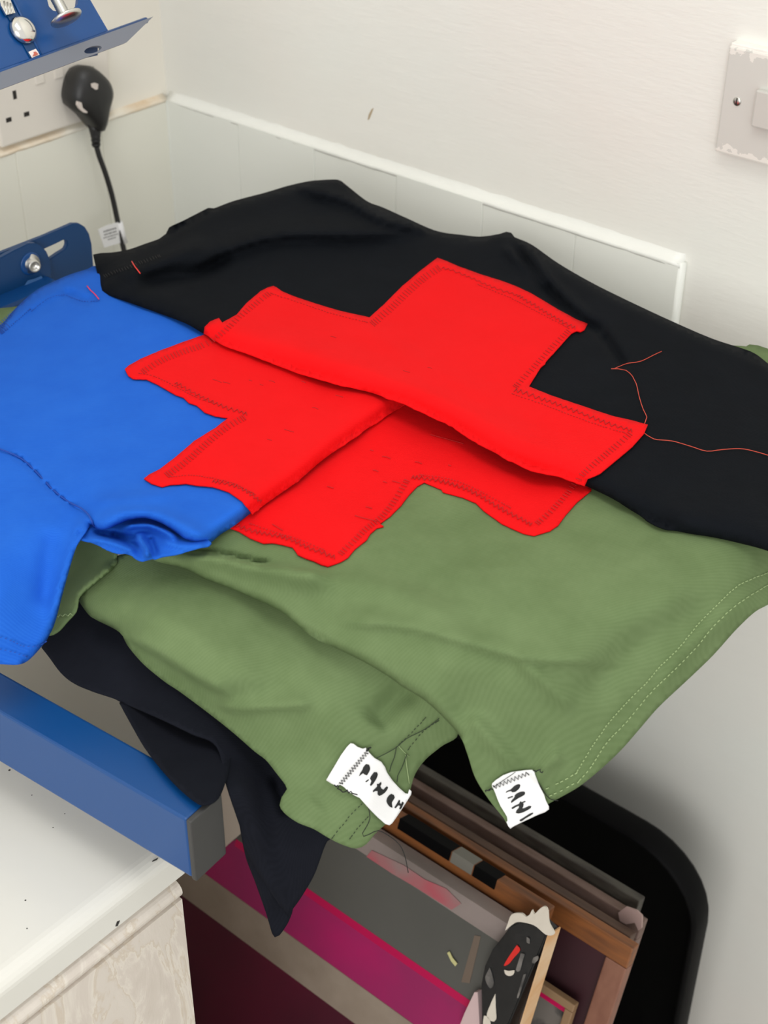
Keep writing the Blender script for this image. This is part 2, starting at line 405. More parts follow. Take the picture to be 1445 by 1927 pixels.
def cloth(name, outline, sheet, m, parent, step=8, lift=0, thick=.0011, rough_edge=0, curve=True, label=None, kind=None):
    pts = list(outline) + [outline[0]]
    B = (smooth_path if curve else lin_path)(pts, step)[:-1]
    if rough_edge: B = B + rng.normal(0, rough_edge, B.shape)
    lo, hi = B.min(0), B.max(0)
    gx, gy = np.meshgrid(np.arange(lo[0], hi[0], step), np.arange(lo[1], hi[1], step * .866)); gx[1::2] += step / 2
    G = np.stack([gx.ravel(), gy.ravel()], 1) + rng.uniform(-.12, .12, (gx.size, 2)) * step
    G = G[in_poly(G, B)]
    d, _, _ = seg_dist(G, np.vstack([B, B[:1]])); G = G[d > step * .55]
    co = [Vector(map(float, p)) for p in np.vstack([B, G])]; n = len(B)
    vo, _, fo, *_ = geometry.delaunay_2d_cdt(co, [(i, (i + 1) % n) for i in range(n)], [], 1, 1e-5)
    Q = np.array([(v.x, v.y) for v in vo])
    cen = np.array([Q[list(f)].mean(0) for f in fo]); ok = in_poly(cen, B)
    W = at_many(Q, sheet.z(Q) + lift)
    F = []
    for f, k in zip(fo, ok):
        if not k: continue
        a, b, c = W[f[0]], W[f[1]], W[f[2]]
        nn = np.cross(b - a, c - a)
        F.append(tuple(f) if np.dot(nn, EYE - a) > 0 else tuple(reversed(f)))
    me = mesh_py(name, W, F)
    o = link(name, me, m, parent, True, kind, label)
    if thick:
        md = o.modifiers.new('thickness', 'SOLIDIFY'); md.thickness = thick; md.offset = -1
    return o
def stitches(name, path, sheet, m, parent, lift=.0025, pitch=6., amp=7., kind_='zig', r=.00035, label=None):
    """machine stitching along a line on the cloth: zigzag, dashes, or overlock bars"""
    bm = bmesh.new(); q = smooth_path(path, pitch)
    t = np.gradient(q, axis=0); t /= np.maximum(np.linalg.norm(t, axis=1), 1e-6)[:, None]; nrm = np.stack([-t[:, 1], t[:, 0]], 1)
    q = q + rng.normal(0, .25, q.shape)
    if kind_ == 'zig':
        s = np.where(np.arange(len(q)) % 2 == 0, 1, -1)[:, None]; z = q + nrm * s * amp * .5 * rng.uniform(.8, 1.15, (len(q), 1))
        segs = list(zip(z[:-1], z[1:]))
    elif kind_ == 'bars': segs = [(a - n_ * amp * .5, a + n_ * amp * .5 + t_ * pitch * .35) for a, n_, t_ in zip(q, nrm, t)]
    else: segs = [(a - t_ * pitch * .29, a + t_ * pitch * .29) for a, t_ in zip(q, t)]
    for a, b in segs:
        add_tube(bm, sheet.w(np.array([a, b]), lift), r, 4)
    return bm_obj(name, bm, m, parent, False, 'stuff', label)
def thread(name, path, sheet, m, parent, r=.0003, lift=.0016, step=8, label=None, hover=None):
    q = smooth_path(path, step); W = sheet.w(q, lift)
    return tube(name, W, r, m, parent, 5, None, label)

# --- control nets (place in the photograph, height above the ledge level in metres)
G0 = 0.0
S_green = Sheet([(300, 1040, -.012), (440, 1000, .0), (600, 900, .0), (800, 800, .0), (1000, 850, 0), (1200, 930, 0), (1445, 1030, -.004), (1500, 1010, -.006),
                 (700, 1080, 0), (900, 1050, 0), (1100, 1080, 0), (1300, 1060, 0), (520, 1075, -.004), (700, 1160, -.006), (900, 1180, -.004), (1100, 1200, -.008), (1270, 1150, -.008),
                 (1445, 1140, -.036), (1500, 1090, -.036), (1340, 1235, -.050), (1240, 1330, -.066), (1170, 1410, -.082), (1090, 1480, -.098), (1000, 1510, -.108), (955, 1550, -.120),
                 (1200, 1220, -.022), (1080, 1330, -.045), (960, 1380, -.062), (860, 1340, -.050), (868, 1390, -.062), (900, 1480, -.095), (1000, 1280, -.024), (860, 1250, -.016),
                 (443, 1111, -.016), (525, 1149, -.018), (633, 1220, -.024), (732, 1274, -.032), (828, 1344, -.046), (370, 1082, -.015)],
                folds=[([(330, 1040), (415, 1047), (470, 1061), (540, 1072), (640, 1085)], 24, .011, 's'), ([(340, 1036), (415, 1043), (470, 1056), (530, 1066)], 5, -.009, 'r'),
                       ([(470, 1100), (580, 1095), (700, 1102), (800, 1140), (900, 1165)], 26, .004, 'r'),
                       ([(600, 1170), (760, 1180), (880, 1210), (1000, 1240), (1200, 1250)], 30, .0045, 'S'),
                       ([(960, 1230), (1020, 1280), (1085, 1340)], 14, .003, 'r'),
                       ([(1080, 1330), (1180, 1230), (1280, 1165), (1360, 1120)], 34, -.006, 'r'),
                       ([(1230, 1330), (1270, 1250), (1340, 1180), (1440, 1105)], 18, .003, 'r'),
                       ([(880, 1340), (930, 1400), (980, 1450)], 16, .004, 'r'),
                       ([(1000, 1470), (1040, 1430), (1060, 1415)], 14, .004, 'r'),
                       ([(640, 1000), (900, 1080), (1250, 1080)], 60, .0012, 'r')],
                rolls=[([(285, 1052), (346, 1070), (387, 1090), (443, 1111), (525, 1149), (566, 1182), (633, 1220), (691, 1249), (757, 1292), (795, 1315), (828, 1344), (865, 1385)], 16, .006)])
S_under = Sheet([(146, 1128, -.045), (250, 1060, -.020), (350, 1075, -.020), (520, 1160, -.026), (700, 1262, -.036), (830, 1360, -.058), (862, 1385, -.068), (300, 1150, -.024), (450, 1220, -.032),
                 (222, 1187, -.052), (310, 1283, -.068), (400, 1348, -.078), (480, 1415, -.090), (537, 1477, -.102), (526, 1515, -.112), (600, 1563, -.124), (670, 1597, -.134), (740, 1530, -.126),
                 (772, 1480, -.114), (800, 1430, -.094), (600, 1330, -.052), (650, 1430, -.082), (550, 1400, -.080), (680, 1500, -.104), (740, 1400, -.078)],
                folds=[([(215, 1186), (290, 1225), (370, 1275), (450, 1316)], 26, .009, 'S'),
                       ([(395, 1320), (450, 1336), (540, 1330), (600, 1326)], 22, .005, 'S'),
                       ([(150, 1128), (250, 1160), (380, 1230), (520, 1310)], 40, .006, 'r'),
                       ([(700, 1370), (740, 1320), (790, 1290)], 26, -.007, 'r'),
                       ([(590, 1520), (640, 1480), (700, 1470)], 30, -.004, 'r')],
                rolls=[([(146, 1128), (165, 1155), (222, 1187)], 14, .006)], off=-.007)
S_black = Sheet([(175, 480, .004), (240, 470, .010), (310, 440, .016), (400, 391, .020), (500, 362, .024), (600, 340, .026), (640, 339, .024), (720, 390, .018), (820, 434, .014), (905, 445, .012), (957, 437, .016),
                 (1050, 495, .012), (1180, 565, .010), (1340, 637, .008), (1445, 683, .004), (1520, 760, -.004), (1500, 1060, .002), (1445, 1037, .012), (1240, 990, .013), (1110, 918, .015), (1000, 882, .019),
                 (760, 757, .026), (560, 698, .024), (383, 628, .021), (250, 572, .017), (190, 540, .011), (400, 520, .015), (600, 480, .017), (800, 600, .014), (1000, 620, .014), (1200, 800, .013), (1350, 800, .011), (1450, 860, .009)],
                folds=[([(300, 520), (360, 505), (430, 470), (520, 445), (640, 440), (800, 440)], 34, .009, 'S'),
                       ([(205, 500), (260, 510), (330, 480), (400, 450)], 18, .008, 'r'),
                       ([(250, 530), (330, 520), (400, 500), (440, 470)], 16, -.009, 'r'),
                       ([(540, 352), (640, 375), (720, 415), (830, 440)], 24, .007, 'S'),
                       ([(600, 341), (680, 375), (760, 420)], 10, -.004, 'r'),
                       ([(957, 440), (990, 490), (1050, 560), (1110, 610), (1155, 640)], 10, -.010, 'r'),
                       ([(968, 445), (1010, 500), (1070, 570), (1130, 620)], 11, .008, 'r'),
                       ([(940, 455), (975, 490), (1040, 545)], 9, .006, 'r'),
                       ([(1130, 625), (1160, 665), (1180, 695)], 8, -.006, 'r'),
                       ([(1250, 990), (1330, 960), (1450, 960)], 40, .003, 'r'),
                       ([(430, 610), (700, 700), (900, 790), (1080, 880)], 26, .0025, 'r'),
                       ([(640, 585), (800, 690), (960, 760)], 20, .0012, 'r')],
                rolls=[([(183, 520), (190, 545), (205, 556), (250, 572), (300, 590), (383, 628), (480, 668), (640, 722), (760, 757), (850, 800), (950, 860), (1050, 893), (1110, 918), (1190, 962), (1290, 1003), (1390, 1022), (1500, 1060)], 42, .0105),
                       ([(175, 478), (240, 470), (310, 440), (400, 391), (500, 362), (580, 341), (640, 338), (720, 390), (820, 434), (905, 445), (957, 436), (1050, 495), (1180, 565), (1340, 637), (1445, 683), (1520, 770)], 18, .008)])
S_blue = Sheet([(0, 612, -.006), (70, 545, -.004), (165, 506, .0), (250, 560, .004), (400, 620, .008), (600, 690, .010), (760, 757, .013), (600, 868, .014), (473, 965, .014), (400, 1010, .010), (300, 800, .009), (100, 750, .004),
                (-60, 700, .0), (0, 845, .003), (165, 965, .002), (332, 985, .013), (300, 900, .010), (150, 1010, -.004), (100, 1000, -.002), (0, 1000, -.004), (-60, 1000, -.004), (0, 1120, -.018), (100, 1120, -.030), (100, 1185, -.046),
                (45, 1248, -.062), (0, 1250, -.062), (-60, 1248, -.062), (390, 1024, .012), (200, 998, .010), (270, 975, .013), (330, 1003, .014)],
               folds=[([(185, 968), (242, 966), (301, 972), (350, 990), (395, 1012)], 12, .003, 'r'),
                      ([(150, 965), (150, 1010), (120, 1100), (92, 1185)], 14, .005, 'r'),
                      ([(100, 990), (90, 1060), (80, 1150)], 20, -.003, 'r'),
                      ([(165, 945), (250, 938), (340, 925)], 12, .0022, 'r'),
                      ([(0, 845), (40, 863), (70, 890), (100, 922), (130, 945), (165, 968)], 4.5, -.0028, 's'),
                      ([(110, 545), (140, 555), (150, 562), (185, 566)], 7, -.003, 'r'),
                      ([(0, 622), (60, 575), (110, 549), (150, 540)], 6, .002, 'r')],
               rolls=[([(172, 990), (182, 996), (200, 996), (222, 987), (242, 979), (273, 975), (304, 985), (332, 1003), (352, 1016), (384, 1022)], 18, .008),
                      ([(760, 757), (700, 797), (640, 838), (560, 903), (473, 965), (410, 1010), (390, 1030)], 30, .011),
                      ([(0, 612), (45, 565), (100, 530), (185, 500)], 14, .006),
                      ([(150, 1000), (140, 1040), (120, 1110), (100, 1180), (80, 1215), (45, 1248)], 12, .004)])
S_low = Sheet([(76, 1221, -.088), (150, 1128, -.070), (225, 1321, -.094), (173, 1300, -.092), (300, 1290, -.082), (412, 1404, -.098), (500, 1450, -.118), (420, 1340, -.090), (540, 1480, -.124), (381, 1515, -.097),
               (460, 1610, -.165), (517, 1763, -.235), (547, 1715, -.215), (616, 1583, -.150), (600, 1520, -.135), (480, 1550, -.140)], noise=.0008,
              folds=[([(440, 1430), (470, 1520), (500, 1640), (530, 1720)], 26, .006, 'r'), ([(515, 1450), (525, 1480), (545, 1540)], 12, -.006, 'r')])
S_lowin = Sheet([(225, 1321, -.0955), (242, 1352, -.0955), (298, 1439, -.0962), (363, 1504, -.0968), (395, 1515, -.0972), (424, 1470, -.102), (412, 1405, -.108), (320, 1360, -.102)], noise=.0004)

# --- the garments
t_green = thing('folded_tshirt', 'upper olive green t-shirt with the lower red patch and a tag cut to four letters', 'shirt', (.8, -.4, rz(-.01)), 'folded t-shirts on the press')
green_out = [(1500, 985), (1400, 985), (1300, 965), (1200, 930), (1110, 890), (1000, 850), (900, 800), (800, 750), (740, 740), (700, 770), (600, 840), (500, 910), (440, 960), (380, 1000), (300, 1030), (285, 1052),
             (346, 1070), (387, 1090), (443, 1111), (525, 1149), (566, 1182), (595, 1203), (633, 1220), (691, 1249), (732, 1274), (757, 1292), (795, 1315), (828, 1344), (865, 1385), (880, 1420), (895, 1465), (920, 1505), (948, 1540), (958, 1553),
             (985, 1545), (1005, 1530), (1035, 1511), (1050, 1503), (1090, 1480), (1130, 1448), (1170, 1410), (1205, 1370), (1240, 1330), (1290, 1283), (1340, 1235), (1385, 1185), (1420, 1152), (1445, 1138), (1500, 1105)]
cloth('body', green_out, S_green, m_green, t_green)

t_under = thing('folded_tshirt', 'olive green t-shirt underneath with a hanging hem and a tag of five black letters', 'shirt', (.65, -.5, rz(-.06)), 'folded t-shirts on the press')
under_out = [(146, 1128), (190, 1060), (260, 1040), (330, 1055), (443, 1095), (540, 1135), (640, 1200), (740, 1260), (830, 1325), (862, 1380), (830, 1405), (800, 1430), (782, 1455), (775, 1475), (766, 1505), (740, 1538), (720, 1556), (705, 1570), (690, 1588), (670, 1597), (640, 1588), (615, 1575),
             (590, 1560), (560, 1548), (535, 1530), (526, 1515), (530, 1500), (540, 1485), (537, 1477), (520, 1455), (500, 1430), (480, 1415), (440, 1380), (400, 1348), (340, 1303), (310, 1283), (270, 1250), (240, 1215), (225, 1190), (180, 1166), (165, 1155)]
cloth('body', under_out, S_under, m_green, t_under)
S_sleeve = Sheet([(148, 1018, -.034), (220, 1050, -.026), (205, 1075, -.030), (150, 1122, -.044), (105, 1190, -.066), (95, 1185, -.066), (130, 1080, -.050)],
                 folds=[([(215, 1056), (190, 1085), (150, 1115), (143, 1145)], 8, .004, 'r')], rolls=[([(220, 1050), (215, 1068), (190, 1090), (150, 1122)], 9, .004)])
cloth('sleeve', [(140, 1012), (185, 1015), (212, 1030), (221, 1050), (215, 1068), (190, 1090), (152, 1122), (146, 1130), (142, 1150), (125, 1170), (106, 1190), (88, 1192), (95, 1140), (120, 1080)], S_sleeve, m_green, t_under, 6)
stitches('hem_stitching', [(102, 1160), (118, 1158), (136, 1156)], S_sleeve, m_grn_thread, t_under, .0015, 4, 4, 'zig', .00025)
# the far edge of that shirt, which shows past the black one on the right and past the blue one on the left
S_far = Sheet([(0, 580, -.018), (200, 560, -.018), (700, 450, -.016), (1000, 520, -.012), (1390, 645, -.008), (1500, 690, -.010), (1500, 760, -.012), (700, 600, -.010)], noise=.0003)
cloth('back_panel', [(-60, 583), (0, 580), (35, 576), (90, 570), (250, 545), (420, 480), (640, 440), (850, 470), (1000, 520), (1200, 600), (1380, 650), (1410, 648), (1445, 656), (1500, 690), (1500, 800), (1300, 760), (1000, 640), (700, 560), (400, 590), (200, 590), (60, 600), (-60, 640)], S_far, m_green, t_under, 14)

t_low = thing('folded_tshirt', 'washed black t-shirt lowest, one sleeve hanging to a point over the frames', 'shirt', (.7, -.6, rz(-.1)), 'folded t-shirts on the press')
cloth('body', [(78, 1219), (93, 1238), (114, 1266), (138, 1285), (173, 1300), (215, 1314), (228, 1321), (300, 1352), (360, 1380), (408, 1404), (425, 1470), (440, 1520), (454, 1566), (461, 1603), (487, 1647), (518, 1692), (543, 1727), (548, 1715), (566, 1690), (592, 1645), (616, 1583),
               (640, 1570), (640, 1500), (560, 1420), (480, 1380), (400, 1320), (320, 1260), (250, 1180), (180, 1120), (140, 1120), (100, 1170)], S_low, m_navy, t_low)
cloth('sleeve', [(225, 1321), (242, 1352), (270, 1401), (298, 1439), (332, 1477), (363, 1504), (381, 1514), (396, 1512), (412, 1500), (424, 1472), (432, 1440), (430, 1400), (360, 1360), (290, 1330)], S_lowin, m_navy, t_low, 8, .003)
cloth('sleeve_back', [(450, 1550), (462, 1612), (480, 1660), (500, 1717), (512, 1757), (517, 1764), (526, 1760), (545, 1730), (548, 1700), (510, 1640), (490, 1560)], S_low, m_navy, t_low, 6, -.007)

t_blue = thing('folded_tshirt', 'royal blue t-shirt folded at the left with a red patch quarter', 'shirt', (.4, -.5, rz(0)), 'folded t-shirts on the press')
blue_out = [(-60, 650), (0, 612), (20, 590), (45, 565), (70, 545), (100, 530), (130, 517), (165, 506), (185, 500), (230, 525), (300, 560), (400, 600), (500, 650), (640, 700), (735, 735), (758, 757), (700, 797), (640, 838), (600, 868), (560, 903), (500, 945), (473, 965), (440, 990),
            (415, 1006), (394, 1023), (384, 1022), (352, 1016), (332, 1003), (304, 985), (273, 975), (242, 979), (222, 987), (200, 996), (182, 996), (172, 990), (160, 1000), (152, 1010), (140, 1040), (120, 1110), (104, 1170), (92, 1197), (80, 1215), (45, 1248), (0, 1250), (-60, 1246)]
cloth('body', blue_out, S_blue, m_blue, t_blue, 7)
S_crump = Sheet([(146, 1006, -.010), (165, 990, -.012), (242, 970, -.010), (304, 975, -.010), (360, 1005, -.006), (392, 1018, -.002), (391, 1028, -.004), (346, 1040, -.006), (304, 1047, -.008), (277, 1054, -.010), (263, 1053, -.010), (242, 1043, -.010), (215, 1039, -.011), (180, 1025, -.010),
                 (220, 1012, -.013), (262, 1004, -.012), (300, 1020, -.006)], off=.007,
                folds=[([(160, 1012), (205, 1020), (245, 1034), (262, 1040)], 7, .006, 'r'), ([(170, 1000), (215, 1009), (255, 1027), (267, 1022)], 6, -.007, 'r'),
                       ([(225, 995), (250, 989), (280, 988), (310, 1000), (340, 1018)], 6, .009, 'r'), ([(262, 1000), (264, 1016), (276, 1034), (279, 1054)], 7, .012, 'r'),
                       ([(282, 1008), (288, 1030), (296, 1048)], 6, -.004, 'r'), ([(300, 1015), (340, 1026), (391, 1025)], 9, .004, 'r'), ([(205, 1003), (240, 1010), (262, 1012)], 5, -.005, 'r')])
cloth('sleeve', [(144, 1006), (165, 985), (242, 966), (304, 972), (360, 1003), (392, 1016), (393, 1026), (346, 1040), (304, 1047), (277, 1055), (263, 1054), (242, 1044), (215, 1039), (180, 1025), (150, 1013)], S_crump, m_blue, t_blue, 4)
thread('seam', [(-20, 838), (0, 845), (40, 863), (70, 890), (100, 922), (130, 945), (152, 956), (168, 971), (176, 990)], S_blue, m_blue_thread, t_blue, .0006, .0018)
stitches('hem_stitching', [(-5, 1198), (20, 1205), (45, 1216), (70, 1216), (86, 1208)], S_blue, m_blue_thread, t_blue, .0012, 6.5, 4, 'dash', .0004)
stitches('hem_stitching', [(-5, 1220), (20, 1226), (50, 1236)], S_blue, m_blue_thread, t_blue, .0012, 6.5, 4, 'dash', .0004)
stitches('collar_rib', [(-4, 622), (25, 597), (50, 575)], S_blue, m_blue_thread, t_blue, .0006, 4.0, 20, 'bars', .00035)
stitches('collar_stitching', [(60, 585), (90, 562), (120, 555), (140, 562), (160, 567), (185, 566)], S_blue, m_blue_thread, t_blue, .0012, 5, 4, 'dash', .0003)
thread('neck_stitch', [(164, 538), (170, 546), (178, 553), (186, 563)], S_blue, m_pink_thread, t_blue, .0005, .0018, 4, 'pink-red thread stitch')

t_black = thing('folded_tshirt', 'black t-shirt folded on top at the back with the large red patch half', 'shirt', (.6, -.25, rz(0)), 'folded t-shirts on the press')
black_out = [(175, 479), (190, 476), (210, 475), (240, 470), (275, 458), (300, 449), (312, 440), (318, 428), (345, 415), (382, 396), (392, 391), (402, 392), (440, 378), (500, 362), (540, 350), (580, 341), (600, 339), (635, 338), (650, 347), (690, 378), (720, 390), (760, 408), (820, 434), (870, 442), (905, 445),
             (940, 440), (953, 436), (962, 438), (968, 446), (1000, 460), (1050, 495), (1110, 530), (1180, 565), (1270, 607), (1340, 637), (1395, 655), (1420, 665), (1445, 684), (1500, 730), (1500, 1060), (1445, 1037), (1390, 1022), (1340, 1011), (1290, 1003), (1240, 990), (1190, 962), (1155, 940), (1110, 918),
             (1050, 893), (1000, 882), (950, 860), (900, 832), (850, 800), (800, 775), (760, 757), (700, 737), (640, 722), (560, 698), (480, 668), (420, 646), (383, 628), (350, 609), (300, 590), (250, 572), (205, 556), (192, 547), (187, 535), (184, 520)]
cloth('body', black_out, S_black, m_black, t_black)
S_slb = Sheet([(300, 470, -.004), (345, 416, .008), (395, 388, .012), (440, 390, .008)], noise=.0003)
thread('neck_stitch', [(248, 492), (254, 502), (258, 507), (264, 515)], S_black, m_redst2, t_black, .0005, .0018, 4, 'red thread stitch')
stitches('collar_stitching', [(196, 520), (215, 512), (240, 504), (262, 495), (300, 482)], S_black, m_blk_thread, t_black, .001, 5, 6, 'bars', .0003)

# --- red cross patches: each a part of the shirt it is sewn on
def patch(out, sheet, par, lift, step=7, re=.12): return cloth('cross_patch', out, sheet, m_red, par, step, lift, .001, re, False, 'red jersey patch with raw edges')
R1_top = [(383, 628), (385, 615), (395, 605), (412, 598), (418, 607), (445, 592), (462, 572), (490, 548), (503, 541), (514, 538), (521, 541), (530, 548), (560, 560), (600, 573), (640, 585), (695, 597), (720, 575), (757, 538), (790, 510), (823, 485), (840, 491), (860, 500), (910, 518), (940, 527), (970, 538), (1000, 552), (1050, 582), (1085, 601), (1106, 609), (1100, 620), (1092, 624), (1085, 622), (1075, 627),
          (1050, 655), (1027, 680), (1026, 684), (1018, 690), (995, 727), (1040, 745), (1100, 765), (1150, 782), (1190, 791), (1219, 799), (1212, 815), (1190, 840), (1160, 865), (1130, 890), (1105, 902), (1099, 914)]
R1_fold = [(p, q + 2.0) for p, q in [(1050, 893.5), (1000, 882.5), (950, 860.5), (900, 832.5), (850, 800.5), (800, 775.5), (760, 757.5), (700, 737.5), (640, 722.5), (560, 698.5), (480, 668.5), (420, 646.5)]]
patch(R1_top + R1_fold, S_black, t_black, .0021)
R2 = [(380, 631), (340, 645), (300, 660), (265, 675), (243, 687), (235, 694), (241, 706), (250, 712), (275, 713), (295, 722), (330, 742), (345, 747), (355, 757), (370, 762), (385, 775), (405, 782), (430, 786), (405, 805), (365, 830), (330, 860), (300, 883), (280, 893), (271, 900), (285, 909), (305, 915), (320, 911), (350, 909), (375, 913), (400, 915), (430, 925), (455, 942), (475, 967),
      (501, 947.5), (561, 905.5), (601, 870.5), (641, 840.5), (701, 799.5), (763, 759), (768, 752), (745, 733), (640, 695), (520, 650), (430, 610)]
patch(R2, S_blue, t_blue, .0021)
R3 = [(430, 992), (450, 1000), (470, 1012), (495, 1022), (512, 1021), (525, 1023), (550, 1029), (556, 1037), (560, 1043), (575, 1050), (590, 1055), (605, 1062), (617, 1065), (640, 1057), (655, 1048), (668, 1032), (690, 1015), (697, 1003), (709, 993), (722, 990), (714, 985), (735, 970), (755, 950), (770, 930), (785, 914), (798, 907), (830, 920), (833, 925), (870, 935), (895, 945), (910, 960), (945, 985), (985, 1003), (1005, 1007),
      (1035, 998), (1050, 988), (1065, 968), (1085, 945), (1113, 922), (1100, 885), (1000, 850), (880, 790), (760, 735), (700, 760), (600, 830), (500, 900), (430, 955)]
patch(R3, S_green, t_green, .0016)
# overlock and dotted rows round the patches
for sh, par, rows in ((S_black, t_black, [
        ('bars', [(400, 640), (425, 620), (455, 592), (485, 568), (505, 553)], 6, 10), ('dash', [(510, 552), (560, 568), (600, 582), (640, 594), (690, 606)], 5.5, 4),
        ('bars', [(700, 610), (735, 580), (770, 547), (800, 521), (826, 504)], 5.5, 13), ('zig', [(832, 503), (870, 516), (930, 541), (975, 556)], 5, 4), ('zig', [(975, 556), (1020, 583), (1060, 606), (1083, 617)], 4, 6), ('dash', [(900, 536), (960, 560), (1010, 586), (1070, 617)], 5, 4),
        ('bars', [(1070, 622), (1040, 652), (1005, 690), (970, 727)], 6, 10), ('zig', [(968, 733), (1020, 750), (1080, 772), (1140, 795), (1190, 810)], 5, 7), ('dash', [(964, 741), (1020, 760), (1080, 783), (1140, 804), (1175, 814)], 5.5, 4),
        ('bars', [(1186, 815), (1160, 838), (1130, 863), (1095, 893), (1088, 905)], 6, 11)]),
        (S_blue, t_blue, [('bars', [(268, 700), (300, 680), (340, 663), (380, 650), (400, 640)], 6, 11), ('dash', [(262, 702), (290, 708), (330, 727), (370, 748), (400, 758)], 5, 4), ('zig', [(330, 720), (370, 742), (420, 765), (465, 778)], 4.5, 6),
                          ('bars', [(460, 785), (425, 805), (390, 833), (350, 868), (315, 893)], 6, 12), ('dash', [(320, 897), (360, 894), (400, 900), (440, 910), (480, 930)], 5, 4), ('zig', [(400, 905), (445, 915), (475, 932), (492, 945)], 4, 6)]),
        (S_green, t_green, [('zig', [(440, 986), (480, 1000), (540, 1012), (580, 1030), (630, 1048)], 4.5, 7), ('dash', [(470, 985), (520, 1002), (560, 1014), (610, 1035)], 5.5, 4), ('bars', [(640, 1042), (665, 1018), (690, 994), (715, 975), (740, 945), (765, 905)], 6, 11),
                            ('zig', [(775, 897), (830, 905), (890, 925), (940, 955), (1000, 987)], 4.5, 7), ('dash', [(790, 893), (850, 902), (905, 925), (960, 955)], 5.5, 4), ('bars', [(1010, 985), (1040, 958), (1070, 925), (1085, 905)], 6, 10)])):
    for kd, pth, pi, am in rows:
        stitches('patch_stitching', pth, sh, m_redst, par, .0025, pi, am, kd, .00029, 'dark red machine stitching')
# short dark red lines scattered over the red jersey patches
def red_lines(sheet, par, n, poly, fixed=()):
    bm = bmesh.new(); k = 0; poly = np.array(poly, float); lo, hi = poly.min(0), poly.max(0); L = list(fixed)
    while k < n:
        p = rng.uniform(lo, hi)
        if not in_poly(p[None], poly)[0]: continue
        l = rng.uniform(5, 16); L.append([p, p + np.array([l * .5, l * .1 + rng.uniform(-1, 1)]), p + np.array([l, l * .28])]); k += 1
    for q in L: add_tube(bm, sheet.w(np.array(q, float), .0023), .00026, 4)
    bm_obj('red_line', bm, m_redst, par, False, 'stuff')
red_lines(S_blue, t_blue, 8, [(330, 690), (420, 660), (620, 720), (700, 760), (560, 870), (480, 880), (440, 820), (500, 770)], [[(400, 714), (408, 716), (417, 720)], [(535, 808), (545, 811), (553, 813)]])
red_lines(S_green, t_green, 9, [(560, 930), (700, 830), (780, 790), (900, 850), (880, 890), (760, 880), (700, 960), (620, 1010)], [[(512, 986), (522, 992), (532, 998)], [(810, 818), (840, 826), (872, 835)], [(668, 970), (685, 975), (710, 981)]])
red_lines(S_black, t_black, 3, [(560, 600), (760, 640), (900, 730), (960, 800), (760, 730)])

# --- loose threads and tags
thread('loose_thread', [(1245, 661), (1230, 668), (1205, 680), (1180, 684), (1157, 693)], S_black, m_orange_thread, t_black, label='orange-red loose thread')
thread('loose_thread', [(1150, 694), (1163, 694), (1178, 697), (1190, 708), (1197, 722), (1203, 748), (1210, 770), (1217, 785), (1213, 797)], S_black, m_orange_thread, t_black, label='orange-red loose thread')
thread('loose_thread', [(1210, 813), (1230, 826), (1265, 830), (1300, 840), (1330, 849), (1360, 846), (1400, 845), (1450, 858)], S_black, m_orange_thread, t_black, label='orange-red loose thread')
hem1 = [(1460, 1072), (1445, 1078), (1391, 1101), (1353, 1135), (1315, 1173), (1277, 1220), (1240, 1256), (1217, 1284), (1183, 1318), (1145, 1361), (1111, 1410), (1085, 1454)]
hem2 = [(1460, 1095), (1445, 1101), (1391, 1135), (1345, 1176), (1307, 1222), (1258, 1271), (1224, 1304), (1179, 1358), (1141, 1399), (1111, 1444), (1088, 1472)]
stitches('hem_stitching', hem1, S_green, m_grn_thread, t_green, .0008, 7, 4, 'dash', .0003)
stitches('hem_stitching', hem2, S_green, m_grn_thread, t_green, .0008, 9, 4, 'dash', .0003)
stitches('hem_stitching', [(1030, 1483), (1048, 1475), (1066, 1466), (1084, 1455)], S_green, m_grn_thread, t_green, .001, 10, 4, 'dash', .0003)
stitches('hem_stitching', [(1036, 1497), (1056, 1488), (1078, 1476)], S_green, m_grn_thread, t_green, .001, 9, 4, 'dash', .0003)
for pth in ([(625, 1577), (645, 1552), (662, 1532), (680, 1514)], [(659, 1578), (672, 1560), (692, 1538)], [(752, 1400), (775, 1378), (800, 1352)], [(768, 1410), (795, 1378), (824, 1357)]):
    stitches('hem_stitching', pth, S_under, m_dgrn_thread, t_under, .0008, 7, 4, 'dash', .00028)
thread('hem_thread', [(763, 1421), (765, 1440), (768, 1460), (770, 1474)], S_under, m_grn_thread, t_under, .0003, .001)
thread('hem_thread', [(750, 1404), (760, 1415), (770, 1424)], S_under, m_grn_thread, t_under, .0002, .001)
thread('loose_thread', [(708, 1427), (728, 1417), (748, 1405), (765, 1390), (800, 1372), (826, 1352)], S_under, m_dgrn_thread, t_under, .0003, .002)
thread('loose_thread', [(746, 1405), (742, 1425), (736, 1440), (733, 1452)], S_under, m_dgrn_thread, t_under, .0003, .002)
thread('loose_thread', [(765, 1420), (756, 1445), (748, 1460), (747, 1472)], S_under, m_dgrn_thread, t_under, .0003, .002)
S_hang = Sheet([(695, 1525, -.112), (683, 1570, -.126), (712, 1563, -.126), (760, 1600, -.150), (768, 1642, -.185)], noise=0)
thread('loose_thread', [(694, 1522), (696, 1540), (690, 1555), (682, 1568), (684, 1574), (695, 1570), (712, 1563), (735, 1575), (752, 1590), (762, 1612), (768, 1642)], S_hang, m_blk_thread, t_under, .0003, .002)

